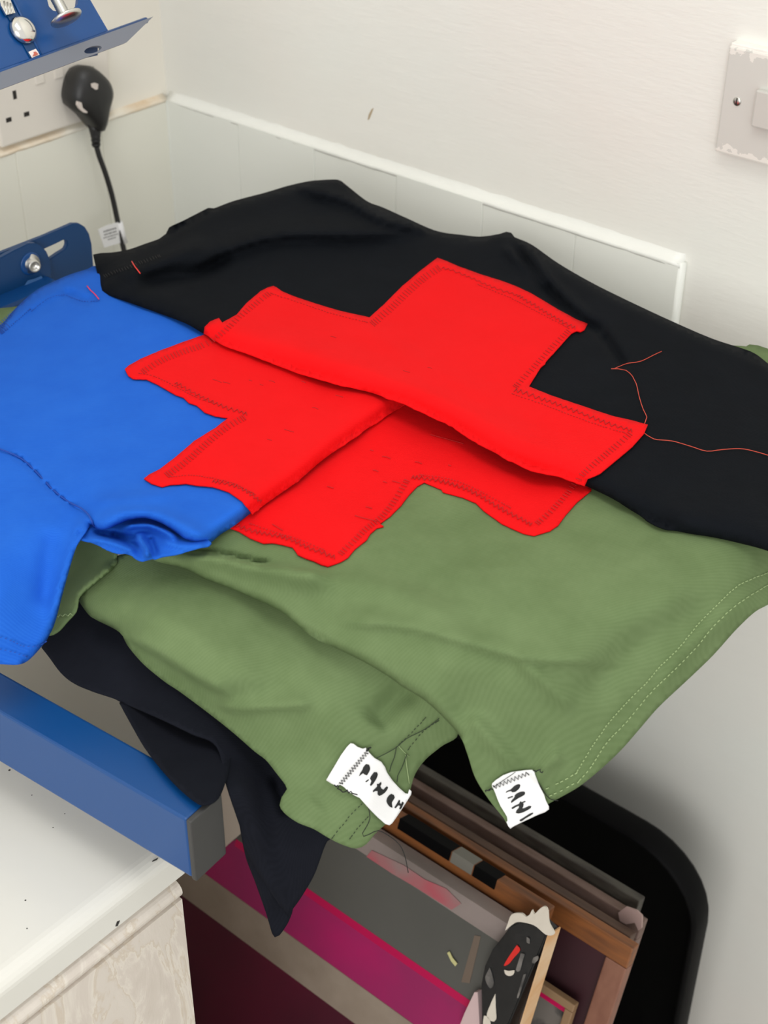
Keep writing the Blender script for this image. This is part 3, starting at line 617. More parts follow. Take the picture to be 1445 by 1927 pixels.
def sew_tag(par, sheet, o, sc_, outline, letters, dashes, zz, knots, lab):
    f = lambda p: (o[0] + p[0] / sc_, o[1] + p[1] / sc_)
    tg = cloth('tape_tag', [f(p) for p in outline], sheet, m_tag, par, 4, .0024, .0008, 0, False, lab)
    for l in letters: cloth('ink_letter', [f(p) for p in l], sheet, m_ink, tg, 3, .0028, .0002, 0, True)
    bm = bmesh.new()
    for a, b in dashes:
        add_tube(bm, sheet.w(np.array([f(a), f(b)]), .0027), .0004, 5)
    bm_obj('ink_stroke', bm, m_ink, tg)
    A, B, n, amp = zz; A, B = np.array(A, float), np.array(B, float); d = (B - A); nn = np.array([-d[1], d[0]]); nn /= np.linalg.norm(nn)
    pts = [A + d * i / n + nn * amp * (1 if i % 2 else -1) for i in range(n + 1)]
    bm = bmesh.new(); add_tube(bm, sheet.w(np.array([f(p) for p in pts]), .003), .00038, 5); bm_obj('zigzag_stitching', bm, m_blk_thread, tg)
    for c, q in knots:
        bm = bmesh.new()
        pts = [np.array(c) + np.array(q) * (i / 9 - .5) + rng.normal(0, 14, 2) for i in range(10)]
        add_tube(bm, sheet.w(np.array([f(p) for p in pts]), .0025), .0004, 5); bm_obj('thread_knot', bm, m_blk_thread, tg)
    return tg
tagA = [(430, 140), (470, 145), (530, 190), (600, 215), (640, 200), (690, 270), (760, 340), (850, 390), (900, 460), (930, 540), (1000, 640), (1090, 740), (1180, 820), (1215, 825), (1230, 765), (1260, 790), (1255, 830), (1200, 920), (1090, 1090), (1000, 1220), (960, 1250), (910, 1235),
        (800, 1140), (700, 1040), (600, 930), (560, 880), (480, 840), (400, 790), (340, 730), (290, 700), (240, 715), (180, 690), (100, 640), (130, 590), (200, 470), (300, 300), (380, 190)]
letA = [[(640, 420), (680, 428), (697, 480), (680, 530), (650, 572), (620, 560), (600, 545), (575, 562), (545, 585), (560, 545), (590, 500), (605, 460)],
        [(750, 530), (790, 530), (802, 560), (785, 612), (755, 662), (725, 702), (705, 718), (695, 700), (715, 650), (695, 615), (712, 580), (735, 552)],
        [(845, 662), (852, 690), (835, 715), (850, 750), (880, 768), (905, 740), (925, 722), (941, 735), (920, 780), (880, 822), (820, 851), (800, 830), (800, 785), (765, 785), (742, 802), (735, 785), (775, 745), (795, 722), (790, 690), (815, 690)],
        [(985, 825), (1020, 840), (1032, 872), (1010, 912), (992, 940), (1000, 1012), (975, 1005), (940, 970), (920, 920), (930, 880), (955, 845)],
        [(1088, 908), (1106, 914), (1098, 945), (1120, 962), (1135, 930), (1155, 942), (1140, 985), (1112, 1035), (1092, 1028), (1108, 990), (1082, 978), (1045, 1020), (1028, 1010), (1060, 960)]]
sew_tag(t_under, S_under, (600, 1380), 7.225, tagA, letA, [((637, 660), (676, 632))], ((292, 690), (652, 262), 25, 26), [((672, 215), (60, -30)), ((255, 740), (90, 50)), ((400, 800), (200, 70))], 'white woven tag with five handwritten black letters')
tagB = [(235, 500), (300, 440), (420, 360), (560, 310), (650, 295), (780, 275), (900, 260), (935, 285), (950, 350), (1000, 460), (1060, 580), (1120, 690), (1150, 790), (1200, 890), (1200, 930), (1130, 980), (1000, 1030), (850, 1100), (700, 1170), (600, 1220), (545, 1260), (510, 1220), (480, 1150),
        (500, 1130), (490, 1060), (430, 960), (380, 880), (330, 770), (290, 660), (260, 590), (235, 550)]
letB = [[(690, 505), (713, 520), (705, 560), (670, 602), (620, 637), (575, 642), (555, 620), (510, 630), (465, 652), (480, 625), (550, 595), (600, 545), (650, 515)],
        [(770, 630), (795, 645), (790, 677), (740, 712), (680, 742), (620, 782), (555, 825), (560, 790), (600, 745), (620, 715), (615, 700), (660, 660), (720, 635)],
        [(715, 795), (735, 810), (770, 840), (765, 880), (745, 918), (800, 905), (860, 875), (902, 880), (890, 908), (840, 942), (760, 982), (680, 1002), (635, 992), (650, 950), (690, 905), (692, 872), (640, 892), (580, 927), (562, 910), (620, 870), (690, 840)],
        [(930, 988), (932, 1005), (862, 1052), (792, 1092), (740, 1132), (705, 1132), (700, 1115), (750, 1085), (820, 1040), (880, 1002)]]
sew_tag(t_green, S_green, (900, 1420), 9.03, tagB, letB, [((500, 743), (585, 712)), ((745, 818), (800, 796))], ((262, 560), (850, 318), 19, 34), [((185, 605), (120, -30)), ((1010, 278), (150, 20))], 'white woven tag with handwritten black letters cut off by the fold')
thread('loose_thread', [(1012, 1472), (1022, 1488), (1034, 1503), (1050, 1507)], S_green, m_blk_thread, t_green, .0003, .0015)
thread('loose_thread', [(928, 1482), (945, 1470), (960, 1460), (970, 1453)], S_green, m_blk_thread, t_green, .0002, .0032)

# ------------------------------------------------------------------ the blue screen-printing press
press = thing('screen_printing_press', 'blue steel screen printing press carrying the folded t-shirts', 'press', (.12, -.74, rz(-.19)))
# lower arm along the counter edge
a0 = at(350, 1543, -.10); a1 = at(0, 1340, -.10); u = (a1 - a0); u /= np.linalg.norm(u); nrm = np.array([u[1], -u[0], 0]); nrm = nrm if nrm[1] > 0 else -nrm
arm_l, arm_w, arm_h = .62, .027, .050
bm = bmesh.new(); add_box(bm, a0, u * arm_l, nrm * arm_w, (0, 0, -arm_h), .0016); bm_obj('arm', bm, m_steel, press)
cap = bm_obj('end_cap', (lambda b_: (add_box(b_, a0 - u * .0042 - nrm * .0004 + np.array([0, 0, .0005]), u * .0040, nrm * (arm_w + .0008), (0, 0, -arm_h - .001), .001), b_)[1])(bmesh.new()), m_cap, press, label='dark grey plastic end cap')
# column, hub and board the shirts lie on
lathe('column', (.12, -.74, rz(-.19)), (0, 0, 1), [(.06, 0), (.06, .01), (.035, .014), (.035, .50), (.028, .52)], m_steel_d, press)
bm = bmesh.new(); add_box(bm, (.12, -.72, rz(-.098)), (.36, .33, 0), (-.035, .038, 0), (0, 0, .028), .002); bm_obj('board_arm', bm, m_steel_d, press)
bq = [at(x, y, -.022) for x, y in ((330, 620), (700, 480), (1280, 760), (1130, 1020), (620, 1060), (420, 930))]
lathe('platen_post', (.45, -.395, rz(-.085)), (0, 0, 1), [(.02, 0), (.02, .052)], m_steel_d, press)
prism('platen', bq, (0, 0, -.012), mat('platen_board', s2l(150, 120, 84), .6, noise=(20, s2l(128, 98, 64), .4, .6, (1, 6, 1))), press)
# tilted screen clamp at the top left
E0, E1 = at(0, 137, .20), at(275, 38, .20); ed = (E1 - E0) / np.linalg.norm(E1 - E0)
best = None
for al in np.linspace(20, 85, 131):      # tilt of the plate, so that its end is square to its lower edge
    upv = math.cos(math.radians(al)) * np.array([-ed[1], ed[0], 0]) * (1 if -ed[1] < 0 else -1) + math.sin(math.radians(al)) * np.array([0, 0, 1])
    n_ = np.cross(ed, upv); q0, q1 = on_plane((203, 57), E0, n_), on_plane((170, 0), E0, n_); d_ = (q1 - q0) / np.linalg.norm(q1 - q0)
    s_ = abs(np.dot(d_, ed))
    if best is None or s_ < best[0]: best = (s_, al, upv, n_)
_, tilt, upv, pn = best; pn = pn / np.linalg.norm(pn); pn = pn if np.dot(pn, EYE - E0) > 0 else -pn
def cl(x, y, off=0): return on_plane((x, y), E0 + pn * off, pn)
q = cl(203, 57); pl0 = E0 - ed * .12
prism('clamp_plate', [pl0, q, q + upv * .16, pl0 + upv * .16], -pn * .004, m_steel, press,
      holes=[[cl(*p) for p in ((87, -8), (92, 12), (100, 20), (118, 24), (135, 20), (146, 8), (148, -8), (118, -22))]])
fn = np.array([.25 * pn[0], .25 * pn[1], -1.0]); fl = [E0 - ed * .12, E1]
fd = np.cross(ed, fn)
fb0, fb1 = on_plane((0, 170), E0, fd), on_plane((222, 88), E0, fd)
prism('flange', [E0 - ed * .12, E1, fb1, fb0 + (fb0 - fb1) * .55], -pn * .003 + np.array([-.001, 0, 0]), m_flange, press,
      holes=[[on_plane((162 + 16 * math.cos(t) * .95 + 4 * math.sin(t), 100 - 5.5 * math.cos(t) + 5.5 * math.sin(t)), E0, fd) for t in np.linspace(0, 2 * math.pi, 20, endpoint=False)]], label='grey underside flange with a round hole')
prism('hole_back', [on_plane(p, E0 - fd / np.linalg.norm(fd) * (.005 if np.dot(fd, EYE - E0) > 0 else -.005), fd) for p in ((140, 114), (140, 92), (184, 84), (184, 104))], fd / np.linalg.norm(fd) * -.001 * (1 if np.dot(fd, EYE - E0) > 0 else -1), m_steel_d, press)
tube('flange_edge', [E0 - ed * .12, E0, E1], .0024, m_steel, press, 8)
# the slot pressed in the plate, the dome nut, strap and sticker
prism('slot', [cl(*p, .0006) for p in ((2, 0), (20, 0), (30, 20), (76, 104), (56, 108), (10, 24))], pn * .0004, m_steel_d, press)
tube('slot_rib', [cl(*p, .001) for p in ((22, -6), (40, 30), (77, 104))], .0011, m_steel, press, 6)
def ellip(cx, cy, a, b, rot, n=20): return [(cx + a * math.cos(t) * math.cos(rot) - b * math.sin(t) * math.sin(rot), cy + a * math.cos(t) * math.sin(rot) + b * math.sin(t) * math.cos(rot)) for t in np.linspace(0, 2 * math.pi, n, endpoint=False)]
c0 = cl(43, 57, .002)
lathe('dome_nut', c0, pn, [(.0105, -.001), (.0108, .001), (.0098, .0032), (.0072, .0052), (.004, .0062), (.0005, .0066)], m_chrome, press, label='bright domed nut')
bm = bmesh.new(); P = [cl(*p, .002) for p in ((-4, -6), (15, -6), (27, 26), (10, 30), (0, 12))]; add_prism(bm, P, pn * .0015); bm_obj('strap', bm, m_chrome, press)
for k in range(3):
    tube('strap_ridge', [cl(8 + k * 6, 2 + k * 2, .0038), cl(14 + k * 5, 28 - k * 1.5, .0038)], .0007, m_zinc, press, 6)
st = prism('sticker', [cl(*p, .0008) for p in ((53, 98), (67, 92), (75, 103), (60, 109))], pn * .0003, mat('white_sticker', s2l(232, 218, 214), .5), press)
prism('sticker_mark', [cl(*p, .0014) for p in ((63, 98), (67, 97), (72, 102), (67, 105), (61, 106), (64, 101))], pn * .0002, mat('red_print', s2l(190, 96, 78), .5), st)
# clamp screw with its round foot
f0 = cl(124, 33, .020); f1 = cl(104, -14, .034); ax = f1 - f0; axl = np.linalg.norm(ax); ax /= axl
vw = ray((124, 33)); vw /= np.linalg.norm(vw); fa = ROT @ np.array([-.46, .89, 0]); fa -= vw * np.dot(fa, vw); fa /= np.linalg.norm(fa); fa = fa * .95 + vw * .31
foot = lathe('clamp_foot', f0, fa, [(.0005, -.0036), (.006, -.0034), (.0112, -.0022), (.0126, -.0006), (.0124, .0006), (.0095, .0012), (.0045, .0022)], m_zinc, press, 32, 'bright steel round foot')
prof = [(.0042, .001)]
for k in range(22): prof += [(.0044, .002 + k * .0013), (.0036, .00265 + k * .0013)]
lathe('clamp_screw', f0, fa, prof, m_zinc, press, 20, 'threaded zinc screw')
# what carries the clamp and the bracket, left of the picture
def bar(nm, a, b, w_, h_):
    a, b = np.array(a, float), np.array(b, float); d = b - a; sd = np.cross(d, (0, 0, 1.)); sd /= np.linalg.norm(sd); up_ = np.cross(sd, d); up_ /= np.linalg.norm(up_)
    bm = bmesh.new(); add_box(bm, a - sd * w_ / 2 - up_ * h_ / 2, d, sd * w_, up_ * h_, .0015); bm_obj(nm, bm, m_steel, press)
bar('head_arm', (.12, -.74, rz(.28)), pl0 + ed * .02 + upv * .09 - pn * .016, .03, .03)
lathe('hub', (.12, -.74, rz(-.09)), (0, 0, 1), [(.08, 0), (.084, .004), (.084, .076), (.08, .08)], m_steel_d, press, 32)
bar('bracket_arm', (.175, -.72, rz(-.03)), (.192, -.40, rz(-.03)), .010, .05)
# bracket plates at the left
xb = .195
def bk(x, y, dx=0): return on_x(x, y, xb + dx)
def arc(p, n=6): return smooth_path(p, 4)
back = [(-60, 502), (0, 477), (80, 446), (138, 421), (150, 421), (160, 427), (168, 440), (173, 460), (176, 500), (180, 560), (-60, 640)]
prism('bracket_plate', [bk(*p) for p in back], (-.005, 0, 0), m_steel_d, press, bevel=.0006,
      holes=[[bk(*p) for p in ((70, 479), (85, 468), (105, 459), (121, 451), (126, 453), (127, 461), (123, 469), (110, 477), (94, 488), (80, 496))]])
front = [(-60, 509), (0, 486), (30, 470), (55, 458), (68, 458), (78, 462), (88, 474), (94, 488), (97, 510), (101, 560), (-60, 640)]
prism('bracket_plate', [bk(*p, .006) for p in front], (-.0055, 0, 0), m_steel_d, press, bevel=.0006)
prism('bracket_foot', [bk(-60, 580, .006), bk(88, 528, .006), bk(88, 528, .006) + np.array([.02, 0, 0]), bk(-60, 580, .006) + np.array([.02, 0, 0])], (0, 0, -.004), m_steel, press)
prism('scuff', [bk(*p, .0066) for p in ((46, 537), (52, 528), (66, 524), (78, 519), (80, 524), (82, 531), (70, 533), (58, 535))], (.0003, 0, 0), mat('pale_scuff', s2l(70, 116, 172), .6), press)
bo = bk(57, 496, .006)
lathe('bolt', bo, (1, -.25, .1), [(.0088, -.002), (.0088, .0012), (.0058, .0014), (.0056, .010), (.005, .0105), (.0036, .0105), (.0032, .007)], m_zinc, press, 20, 'hollow zinc bolt end')
lathe('washer', bo, (1, 0, 0), [(.0105, -.001), (.0105, .0006), (.009, .0008)], m_steel, press, 20)

# ------------------------------------------------------------------ socket, plug and switch
sock = thing('double_socket', 'white double wall socket behind the blue press clamp', 'socket', (-.008, -.149, rz(.006)))
sx, sy0, sy1, sz0, sz1 = -.008, -.222, -.0755, .0065, .0925
box('faceplate', (sx, sy0, rz(sz0)), (.0085, 0, 0), (0, sy1 - sy0, 0), (0, 0, sz1 - sz0), m_sock, sock, .002)
for yc in (-.1985, -.0985):
    for dy, dz, wv_, hv in ((0, .055, .0042, .0085), (-.0111, .0325, .0065, .0045), (.0111, .0325, .0065, .0045)):
        box('pin_hole', (sx + .0080, yc + dy - wv_ / 2, rz(dz) - hv / 2), (.0008, 0, 0), (0, wv_, 0), (0, 0, hv), m_hole, sock)
for yc in (-.166, -.1415):
    box('rocker', (sx + .0072, yc - .0058, rz(.058)), (.0024, 0, 0), (0, .0116, 0), (0, 0, .022), m_sock, sock, .001)
plug = thing('power_plug', 'black moulded three-pin plug in the right socket with its hanging cable', 'plug', (.001, -.1, rz(.02)))
outl = [(152, 117), (165, 118), (182, 128), (196, 142), (204, 160), (205, 178), (199, 200), (195, 222), (192, 238), (186, 252), (176, 252), (167, 241), (156, 228), (140, 214), (127, 203), (123, 186), (126, 160), (134, 134), (142, 122)]
bm = bmesh.new(); rings = []
cen = on_x(168, 182, .0)
for xo, s_, sh in ((.0008, .84, 0), (.008, .92, 0), (.018, .96, .001), (.0265, .86, .002), (.0305, .66, .002), (.0325, .3, .002)):
    rg = []
    for p in smooth_path(outl + [outl[0]], 9)[:-1]:
        b0 = on_x(p[0], p[1], .014); v = b0 - on_x(165, 182, .014)
        rg.append(bm.verts.new(Vector((xo, on_x(165, 182, .014)[1] + v[1] * s_ * .97, on_x(165, 182, .014)[2] + v[2] * s_ * .97))))
    rings.append(rg)
for A, B in zip(rings, rings[1:]):
    for k in range(len(A)): bm.faces.new((A[k], A[(k + 1) % len(A)], B[(k + 1) % len(A)], B[k]))
bm.faces.new(rings[0][::-1]); bm.faces.new(rings[-1])
bm_obj('plug_body', bm, m_plug, plug, True)
prism('paint_fleck', [on_x(*p, .0335) for p in ((172, 158), (179, 156), (185, 158), (184, 168), (180, 169), (173, 164))], (-.0012, 0, 0), m_scuff, plug)
prism('paint_fleck', [on_x(*p, .029) for p in ((147, 191), (157, 194), (155, 201), (160, 203), (166, 204), (164, 213), (158, 212), (150, 205), (146, 198))], (-.003, 0, 0), m_scuff, plug)
neck = [on_x(178, 232, .015), on_x(179, 244, .016), on_x(180, 258, .0165), on_x(181, 276, .017)]
tube('strain_relief', neck, .006, m_plug, plug, 12, [.0082, .0066, .0050, .0042])
for k in range(4):
    p = np.array(neck[1]) + (np.array(neck[3]) - np.array(neck[1])) * (k + .5) / 4
    lathe('relief_rib', p, np.array(neck[3]) - np.array(neck[1]), [(.0052 - k * .0003, -.0008), (.0060 - k * .0003, 0), (.0052 - k * .0003, .0008)], m_plug, plug, 14)
cab = smooth_path([on_x(180, 268, .017), on_x(186, 292, .018), on_x(198, 325, .020), on_x(210, 365, .022), on_x(219, 405, .024), on_x(226, 440, .026), on_x(233, 470, .028), on_x(240, 500, .030)], .006)
tube('cable', cab, .0029, m_plug, plug, 10)
ct = [(184, 432), (200, 424), (222, 418), (230, 456), (212, 461), (196, 466)]
tg = prism('cable_tag', [on_x(*p, .027) for p in ct], (.0005, 0, 0), m_tag, plug, label='white paper tag on the cable')
tube('tag_wrap', [on_x(223, 418, .0245), on_x(233, 457, .0265)], .0043, m_tag, plug, 10)
bm = bmesh.new()
for (x, y, n_, s_) in ((195, 436, 6, 1.3), (196, 442, 6, 1.0), (195, 448, 7, .8), (203, 451, 4, .8)):   # unreadable small print
    for k in range(n_):
        x0 = x + k * 4.0 + random.uniform(-.4, .4); y0 = y - k * 1.2
        add_prism(bm, [on_x(x0, y0 - s_, .0277), on_x(x0 + 2.6, y0 - s_ - .8, .0277), on_x(x0 + 2.8, y0 + s_ - .8, .0277), on_x(x0 + .3, y0 + s_, .0277)], (.0002, 0, 0))
bm_obj('small_print', bm, mat('grey_print', s2l(92, 92, 94), .7), tg)

def switch_mat():                        # pale plate with wall paint brushed over its edges
    m = bpy.data.materials.new('overpainted_plate'); m.use_nodes = True; nt = m.node_tree; N = nt.nodes; L = nt.links
    b = N['Principled BSDF']; b.inputs['Roughness'].default_value = .35
    tc = N.new('ShaderNodeTexCoord'); sp = N.new('ShaderNodeSeparateXYZ'); L.new(tc.outputs['Object'], sp.inputs[0])
    n = N.new('ShaderNodeTexNoise'); n.inputs['Scale'].default_value = 130; n.inputs['Detail'].default_value = 6; L.new(tc.outputs['Object'], n.inputs['Vector'])
    ab = N.new('ShaderNodeMath'); ab.operation = 'ABSOLUTE'; L.new(sp.outputs['Z'], ab.inputs[0])
    ad = N.new('ShaderNodeMath'); ad.operation = 'MULTIPLY_ADD'; L.new(n.outputs[0], ad.inputs[0]); ad.inputs[1].default_value = .028; L.new(ab.outputs[0], ad.inputs[2])
    gt = N.new('ShaderNodeMath'); gt.operation = 'GREATER_THAN'; gt.inputs[1].default_value = .0525; L.new(ad.outputs[0], gt.inputs[0])
    mx = N.new('ShaderNodeMix'); mx.data_type = 'RGBA'; mx.inputs[6].default_value = s2l(203, 203, 197); mx.inputs[7].default_value = s2l(226, 224, 217)
    L.new(gt.outputs[0], mx.inputs[0]); L.new(mx.outputs[2], b.inputs['Base Color'])
    return m
sw = thing('light_switch', 'beige light switch smeared with white wall paint', 'light switch', (.713, .008, rz(.150)))
p0, p1 = on_y(1377, 86, .0), on_y(1348, 285, .0)
box('faceplate', (.6695, .0085, p1[2]), (.086, 0, 0), (0, -.0095, 0), (0, 0, p0[2] - p1[2]), switch_mat(), sw, .0016)
box('paint_ridge', (.6705, .0085, p0[2] - .001), (.085, 0, 0), (0, -.0085, 0), (0, 0, .0035), m_bead, sw, .001)
box('rocker', (.7005, .000, rz(.1365)), (.025, 0, 0), (0, -.0065, 0), (0, 0, .0295), mat('rocker_beige', s2l(196, 195, 189), .35), sw, .0014)
bm = bmesh.new(); s0 = on_y(1387, 191, -.001)
lathe('screw', s0, (0, -1, 0), [(.0036, -.001), (.0036, .0003), (.0030, .0008), (.0008, .0010)], m_zinc, sw, 20)
box('screw_slot', s0 + np.array([-.0005, -.0012, -.0030]), (.0010, 0, 0), (0, .0004, 0), (0, 0, .0060), m_hole, sw)

# ------------------------------------------------------------------ counter
cab_ = thing('counter_cabinet', 'counter base covered in cream marbled sticky vinyl', 'cabinet', (.34, -1.1, 0))
cx1, cy1 = .674, -.629
bm = bmesh.new(); add_box(bm, (0.002, -2.4, 0), (cx1 - .0006 - .002, 0, 0), (0, 2.4 + cy1 - .002, 0), (0, 0, rz(-.2405)), 0); bm_obj('carcass', bm, m_marble, cab_)
bm = bmesh.new(); prof = []
for k in range(13):
    t = -math.pi / 2 + math.pi * k / 12; prof.append((cx1 - .0075 + .0082 * math.cos(t), rz(-.2325) + .0075 * math.sin(t)))
prof += [(.003, rz(-.225)), (.003, rz(-.240))]
add_prism(bm, [(x, -2.4, z) for x, z in prof], (0, 2.4 + cy1 - .002, 0)); bm_obj('rolled_edge', bm, m_marble, cab_, False)
slab = thing('worktop', 'white laminate worktop board flecked with dark specks', 'worktop', (.34, -1.1, rz(-.2195)))
sl = [(.004, rz(-.2195)), (cx1 - .002, rz(-.2195)), (cx1, rz(-.218)), (cx1, rz(-.201))]
for k in range(7):
    t = math.pi / 2 * k / 6; sl.append((cx1 - .012 + .012 * math.cos(t), rz(-.200) + .010 * math.sin(t)))
sl += [(.004, rz(-.190))]
bm = bmesh.new(); add_prism(bm, [(x, -2.4, z) for x, z in sl], (0, 2.4 + cy1 + .002, 0)); bm_obj('board', bm, m_slab, slab)
bm = bmesh.new()
for (x, y, r) in ((48, 1695, 1.6), (51, 1748, 1.4), (100, 1558, 1.2), (60, 1497, 1.2), (18, 1450, 2.2), (122, 1532, 1.1)):
    add_lathe(bm, at(x, y, -.1904), (0, 0, 1), [(r * .0004, 0), (r * .0004, .0004), (.0001, .0005)], 8)
bm_obj('fleck', bm, m_spot, slab, kind='stuff')
prism('chip', [on_x(*p, cx1) for p in ((225, 1732), (220, 1734), (217, 1743), (221, 1742))], (.0004, 0, 0), m_spot, slab)
prism('chip', [on_x(*p, cx1 - .004) for p in ((297, 1614), (288, 1619), (286, 1622), (294, 1618))], (.0006, 0, .0004), m_spot, slab)

# ------------------------------------------------------------------ printing screens leaning under the shirts
LEAN = math.radians(19); V = np.array([0, -math.sin(LEAN), -math.cos(LEAN)]); NN = np.array([0, -math.cos(LEAN), math.sin(LEAN)]); U = np.array([-1., 0, 0])
m_wood = mat('stained_wood', s2l(136, 82, 40), .5, noise=(16, s2l(100, 60, 33), .4, .7, (1, 8, 8)))
m_wood2 = mat('brown_wood', s2l(92, 68, 54), .6, noise=(18, s2l(70, 50, 40), .35, .65, (1, 6, 6)))
m_wood3 = mat('pinkish_taped_wood', s2l(118, 96, 88), .6, noise=(26, s2l(98, 76, 66), .4, .65, (1, 3, 3)))
m_wood4 = mat('dark_tarnished_wood', s2l(70, 66, 58), .6, noise=(30, s2l(50, 44, 38), .4, .65, (1, 4, 4)))
m_wood5 = mat('reddish_wood', s2l(132, 90, 72), .55, noise=(20, s2l(120, 78, 62), .4, .7, (6, 6, 1)))
m_maroon = mat('maroon_mesh', s2l(66, 26, 36), .55, noise=(6, s2l(50, 22, 28), .4, .7))
m_greymesh = mat('grey_emulsion_mesh', s2l(92, 92, 88), .45, noise=(5, s2l(84, 84, 80), .4, .7))
m_magenta = mat('magenta_ink_mesh', s2l(178, 22, 98), .5, noise=(7, s2l(150, 34, 92), .35, .6))
m_crimson = mat('crimson_ink', s2l(190, 10, 80), .4)
m_darkmar = mat('dark_maroon_mesh', s2l(84, 8, 38), .55, noise=(5, s2l(58, 8, 28), .35, .65))
m_band = mat('grey_parcel_tape', s2l(152, 138, 124), .5, noise=(30, s2l(140, 126, 112), .35, .65))
m_frost = mat('frosted_tape', s2l(146, 134, 130), .35, noise=(14, s2l(126, 116, 112), .4, .65), bump=[('noise', 30, .3, .002, (.4, 1, 1))])
m_pinkst = mat('pink_ink_stain', s2l(182, 74, 90), .4, noise=(22, s2l(146, 126, 124), .3, .7))
m_blackpaint = mat('black_paint_skin', s2l(22, 23, 24), .45, noise=(26, s2l(64, 64, 66), .66, .74), bump=[('noise', 40, .4, .003, (1, 1, 1))])
m_tape = mat('torn_white_tape', s2l(214, 206, 192), .6, bump=[('noise', 60, .4, .003, (1, 1, 1))])
m_redink = mat('red_ink', s2l(214, 40, 34), .35)
m_paleor = mat('raw_wood_edge', s2l(204, 158, 110), .6, noise=(14, s2l(214, 186, 152), .4, .7, (1, 1, 3)))
def frame(label, tr, w_, h_, rail, dep, mr, msh, group='leaning printing frames', stile=None, name='printing_screen'):
    t = thing(name, label, 'printing screen', tuple(tr + V * h_), group)
    def rb(nm, u0, u1, v0, v1, m, lab=None):
        return box(nm, tr + U * u0 + V * v0 - NN * dep, U * (u1 - u0), V * (v1 - v0), NN * dep, m, t, .0012, lab)
    rb('top_rail', 0, w_, 0, rail, mr); rb('bottom_rail', 0, w_, h_ - rail, h_, mr)
    rb('stile', 0, rail, rail + .0003, h_ - rail, stile or mr); rb('stile', w_ - rail, w_, rail + .0003, h_ - rail, mr)
    if msh: box('mesh', tr + U * (rail - .006) + V * (rail - .006) - NN * (dep * .8), U * (w_ - 2 * rail + .012), V * (h_ - 2 * rail + .012), NN * .0012, msh, t)
    return t
def pt(px, z): return at(px[0], px[1], z)
def hgt(tr): return (tr[2] - .002) / math.cos(LEAN)
# the magenta screen in front
tr1 = pt((1046, 1752), -.42); h1 = hgt(tr1)
s1 = thing('printing_screen', 'front printing screen with grey and magenta mesh and a black-painted stile', 'printing screen', tuple(tr1 + V * h1), 'leaning printing frames')
d1 = .016                                # the mesh lies this far behind the face of the stile
mo = tr1 - NN * d1
def pm(p, off=0): return on_plane(p, mo + NN * off, NN)
def vv(p): return float(np.dot(pm(p) - mo, V))
W1 = .47
def strip(nm, v0, v1, m, off=0, u0=.018, u1=W1, lab=None, th=.0012): return box(nm, mo + U * u0 + V * v0 + NN * off, U * (u1 - u0), V * (v1 - v0), NN * th, m, s1, 0, lab)
v_rail = vv((900, 1745)); v_mag = vv((730, 1780)); v_b0 = vv((660, 1840)); v_b1 = vv((520, 1814))
v_top = vv((800, 1636))
strip('mesh', v_rail, v_mag, m_greymesh, lab='grey emulsion-coated mesh'); strip('mesh', v_mag, v_b0, m_magenta, lab='magenta ink-stained mesh'); strip('mesh', v_b1, h1 - .04, m_darkmar, lab='dark maroon mesh')
strip('tape_strip', v_b0, v_b1, m_band, .0006, lab='grey-brown tape across the mesh')
strip('ink_line', v_mag - .003, v_mag + .005, m_crimson, .0009, .022, W1 * .75, 'crimson ink line', .0006)
strip('top_rail', v_top, v_rail, m_frost, -.016, .028, W1, 'top rail under frosted tape', .018)
strip('bottom_rail', h1 - .04, h1, m_wood2, -.016, .0, W1, None, .03)
strip('stile', v_rail, h1 - .04, m_wood2, -.016, W1 - .035, W1, None, .02)
stp = [pm(p, .0014) for p in ((893, 1760), (905, 1762), (884, 1850), (868, 1848))]
prism('show_through', stp, NN * .0003, mat('wood_through_mesh', s2l(112, 98, 86), .5), s1, label='brownish wood showing through the mesh')
prism('ink_stain', [pm(p, .0024) for p in ((700, 1600), (760, 1628), (800, 1655), (840, 1672), (868, 1700), (850, 1712), (815, 1690), (780, 1668), (740, 1645), (690, 1612))], NN * .0004, m_pinkst, s1, label='pink ink stain')
prism('wall_patch', [pm(p, .002) for p in ((398, 1395), (440, 1400), (458, 1470), (466, 1545), (455, 1567), (424, 1594), (414, 1592), (404, 1500))], NN * .0006, mat('pale_wall_patch', s2l(204, 192, 180), .6), s1, label='added pale beige patch in place of the wall behind')  # added pale patch standing in for the wall seen past the screen
prism('ink_fleck', [pm(p, .003) for p in ((842, 1793), (846, 1790), (852, 1802), (861, 1813), (857, 1818), (849, 1808))], NN * .0006, mat('yellow_fleck', s2l(200, 196, 140), .5), s1)
# black painted right stile, wood showing on its side, torn tape on its end
st_w = .045
def ps(p, off=.0): return on_plane(p, tr1 + NN * off, NN)
def q5(*L): return [(860 + x / 3.803, 1690 + y / 3.803) for x, y in L]
face = [ps(p) for p in q5((640, 268), (560, 190), (450, 166), (380, 200), (330, 270), (250, 370), (195, 490), (170, 620), (175, 900))]
face = face + [face[-1] + V * .40, ps(q5((372, 901))[0]) + V * .40, ps(q5((372, 901))[0])]
stl = prism('stile', face, -NN * .020, m_blackpaint, s1, bevel=.0012, label='black-painted stile')
e_t, e_b = ps(q5((642, 268))[0]), ps(q5((374, 901))[0])
prism('raw_edge', [e_t - NN * .001, e_b + V * .40 - NN * .001, e_b + V * .40 - NN * .0205, e_t - NN * .0205], -U * .0012, m_paleor, stl, label='raw pale wood edge')
def chip(nm, pts, m, lab=None, par=None, th=.0006, off=.0006):
    L = smooth_path(q5(*pts) + q5(pts[0]), 3)[:-1]
    return prism(nm, [ps(p, off) for p in L], NN * th, m, par or stl, label=lab)
m_greysmear = mat('grey_smear', s2l(120, 116, 112), .5, noise=(60, s2l(60, 60, 60), .4, .65))
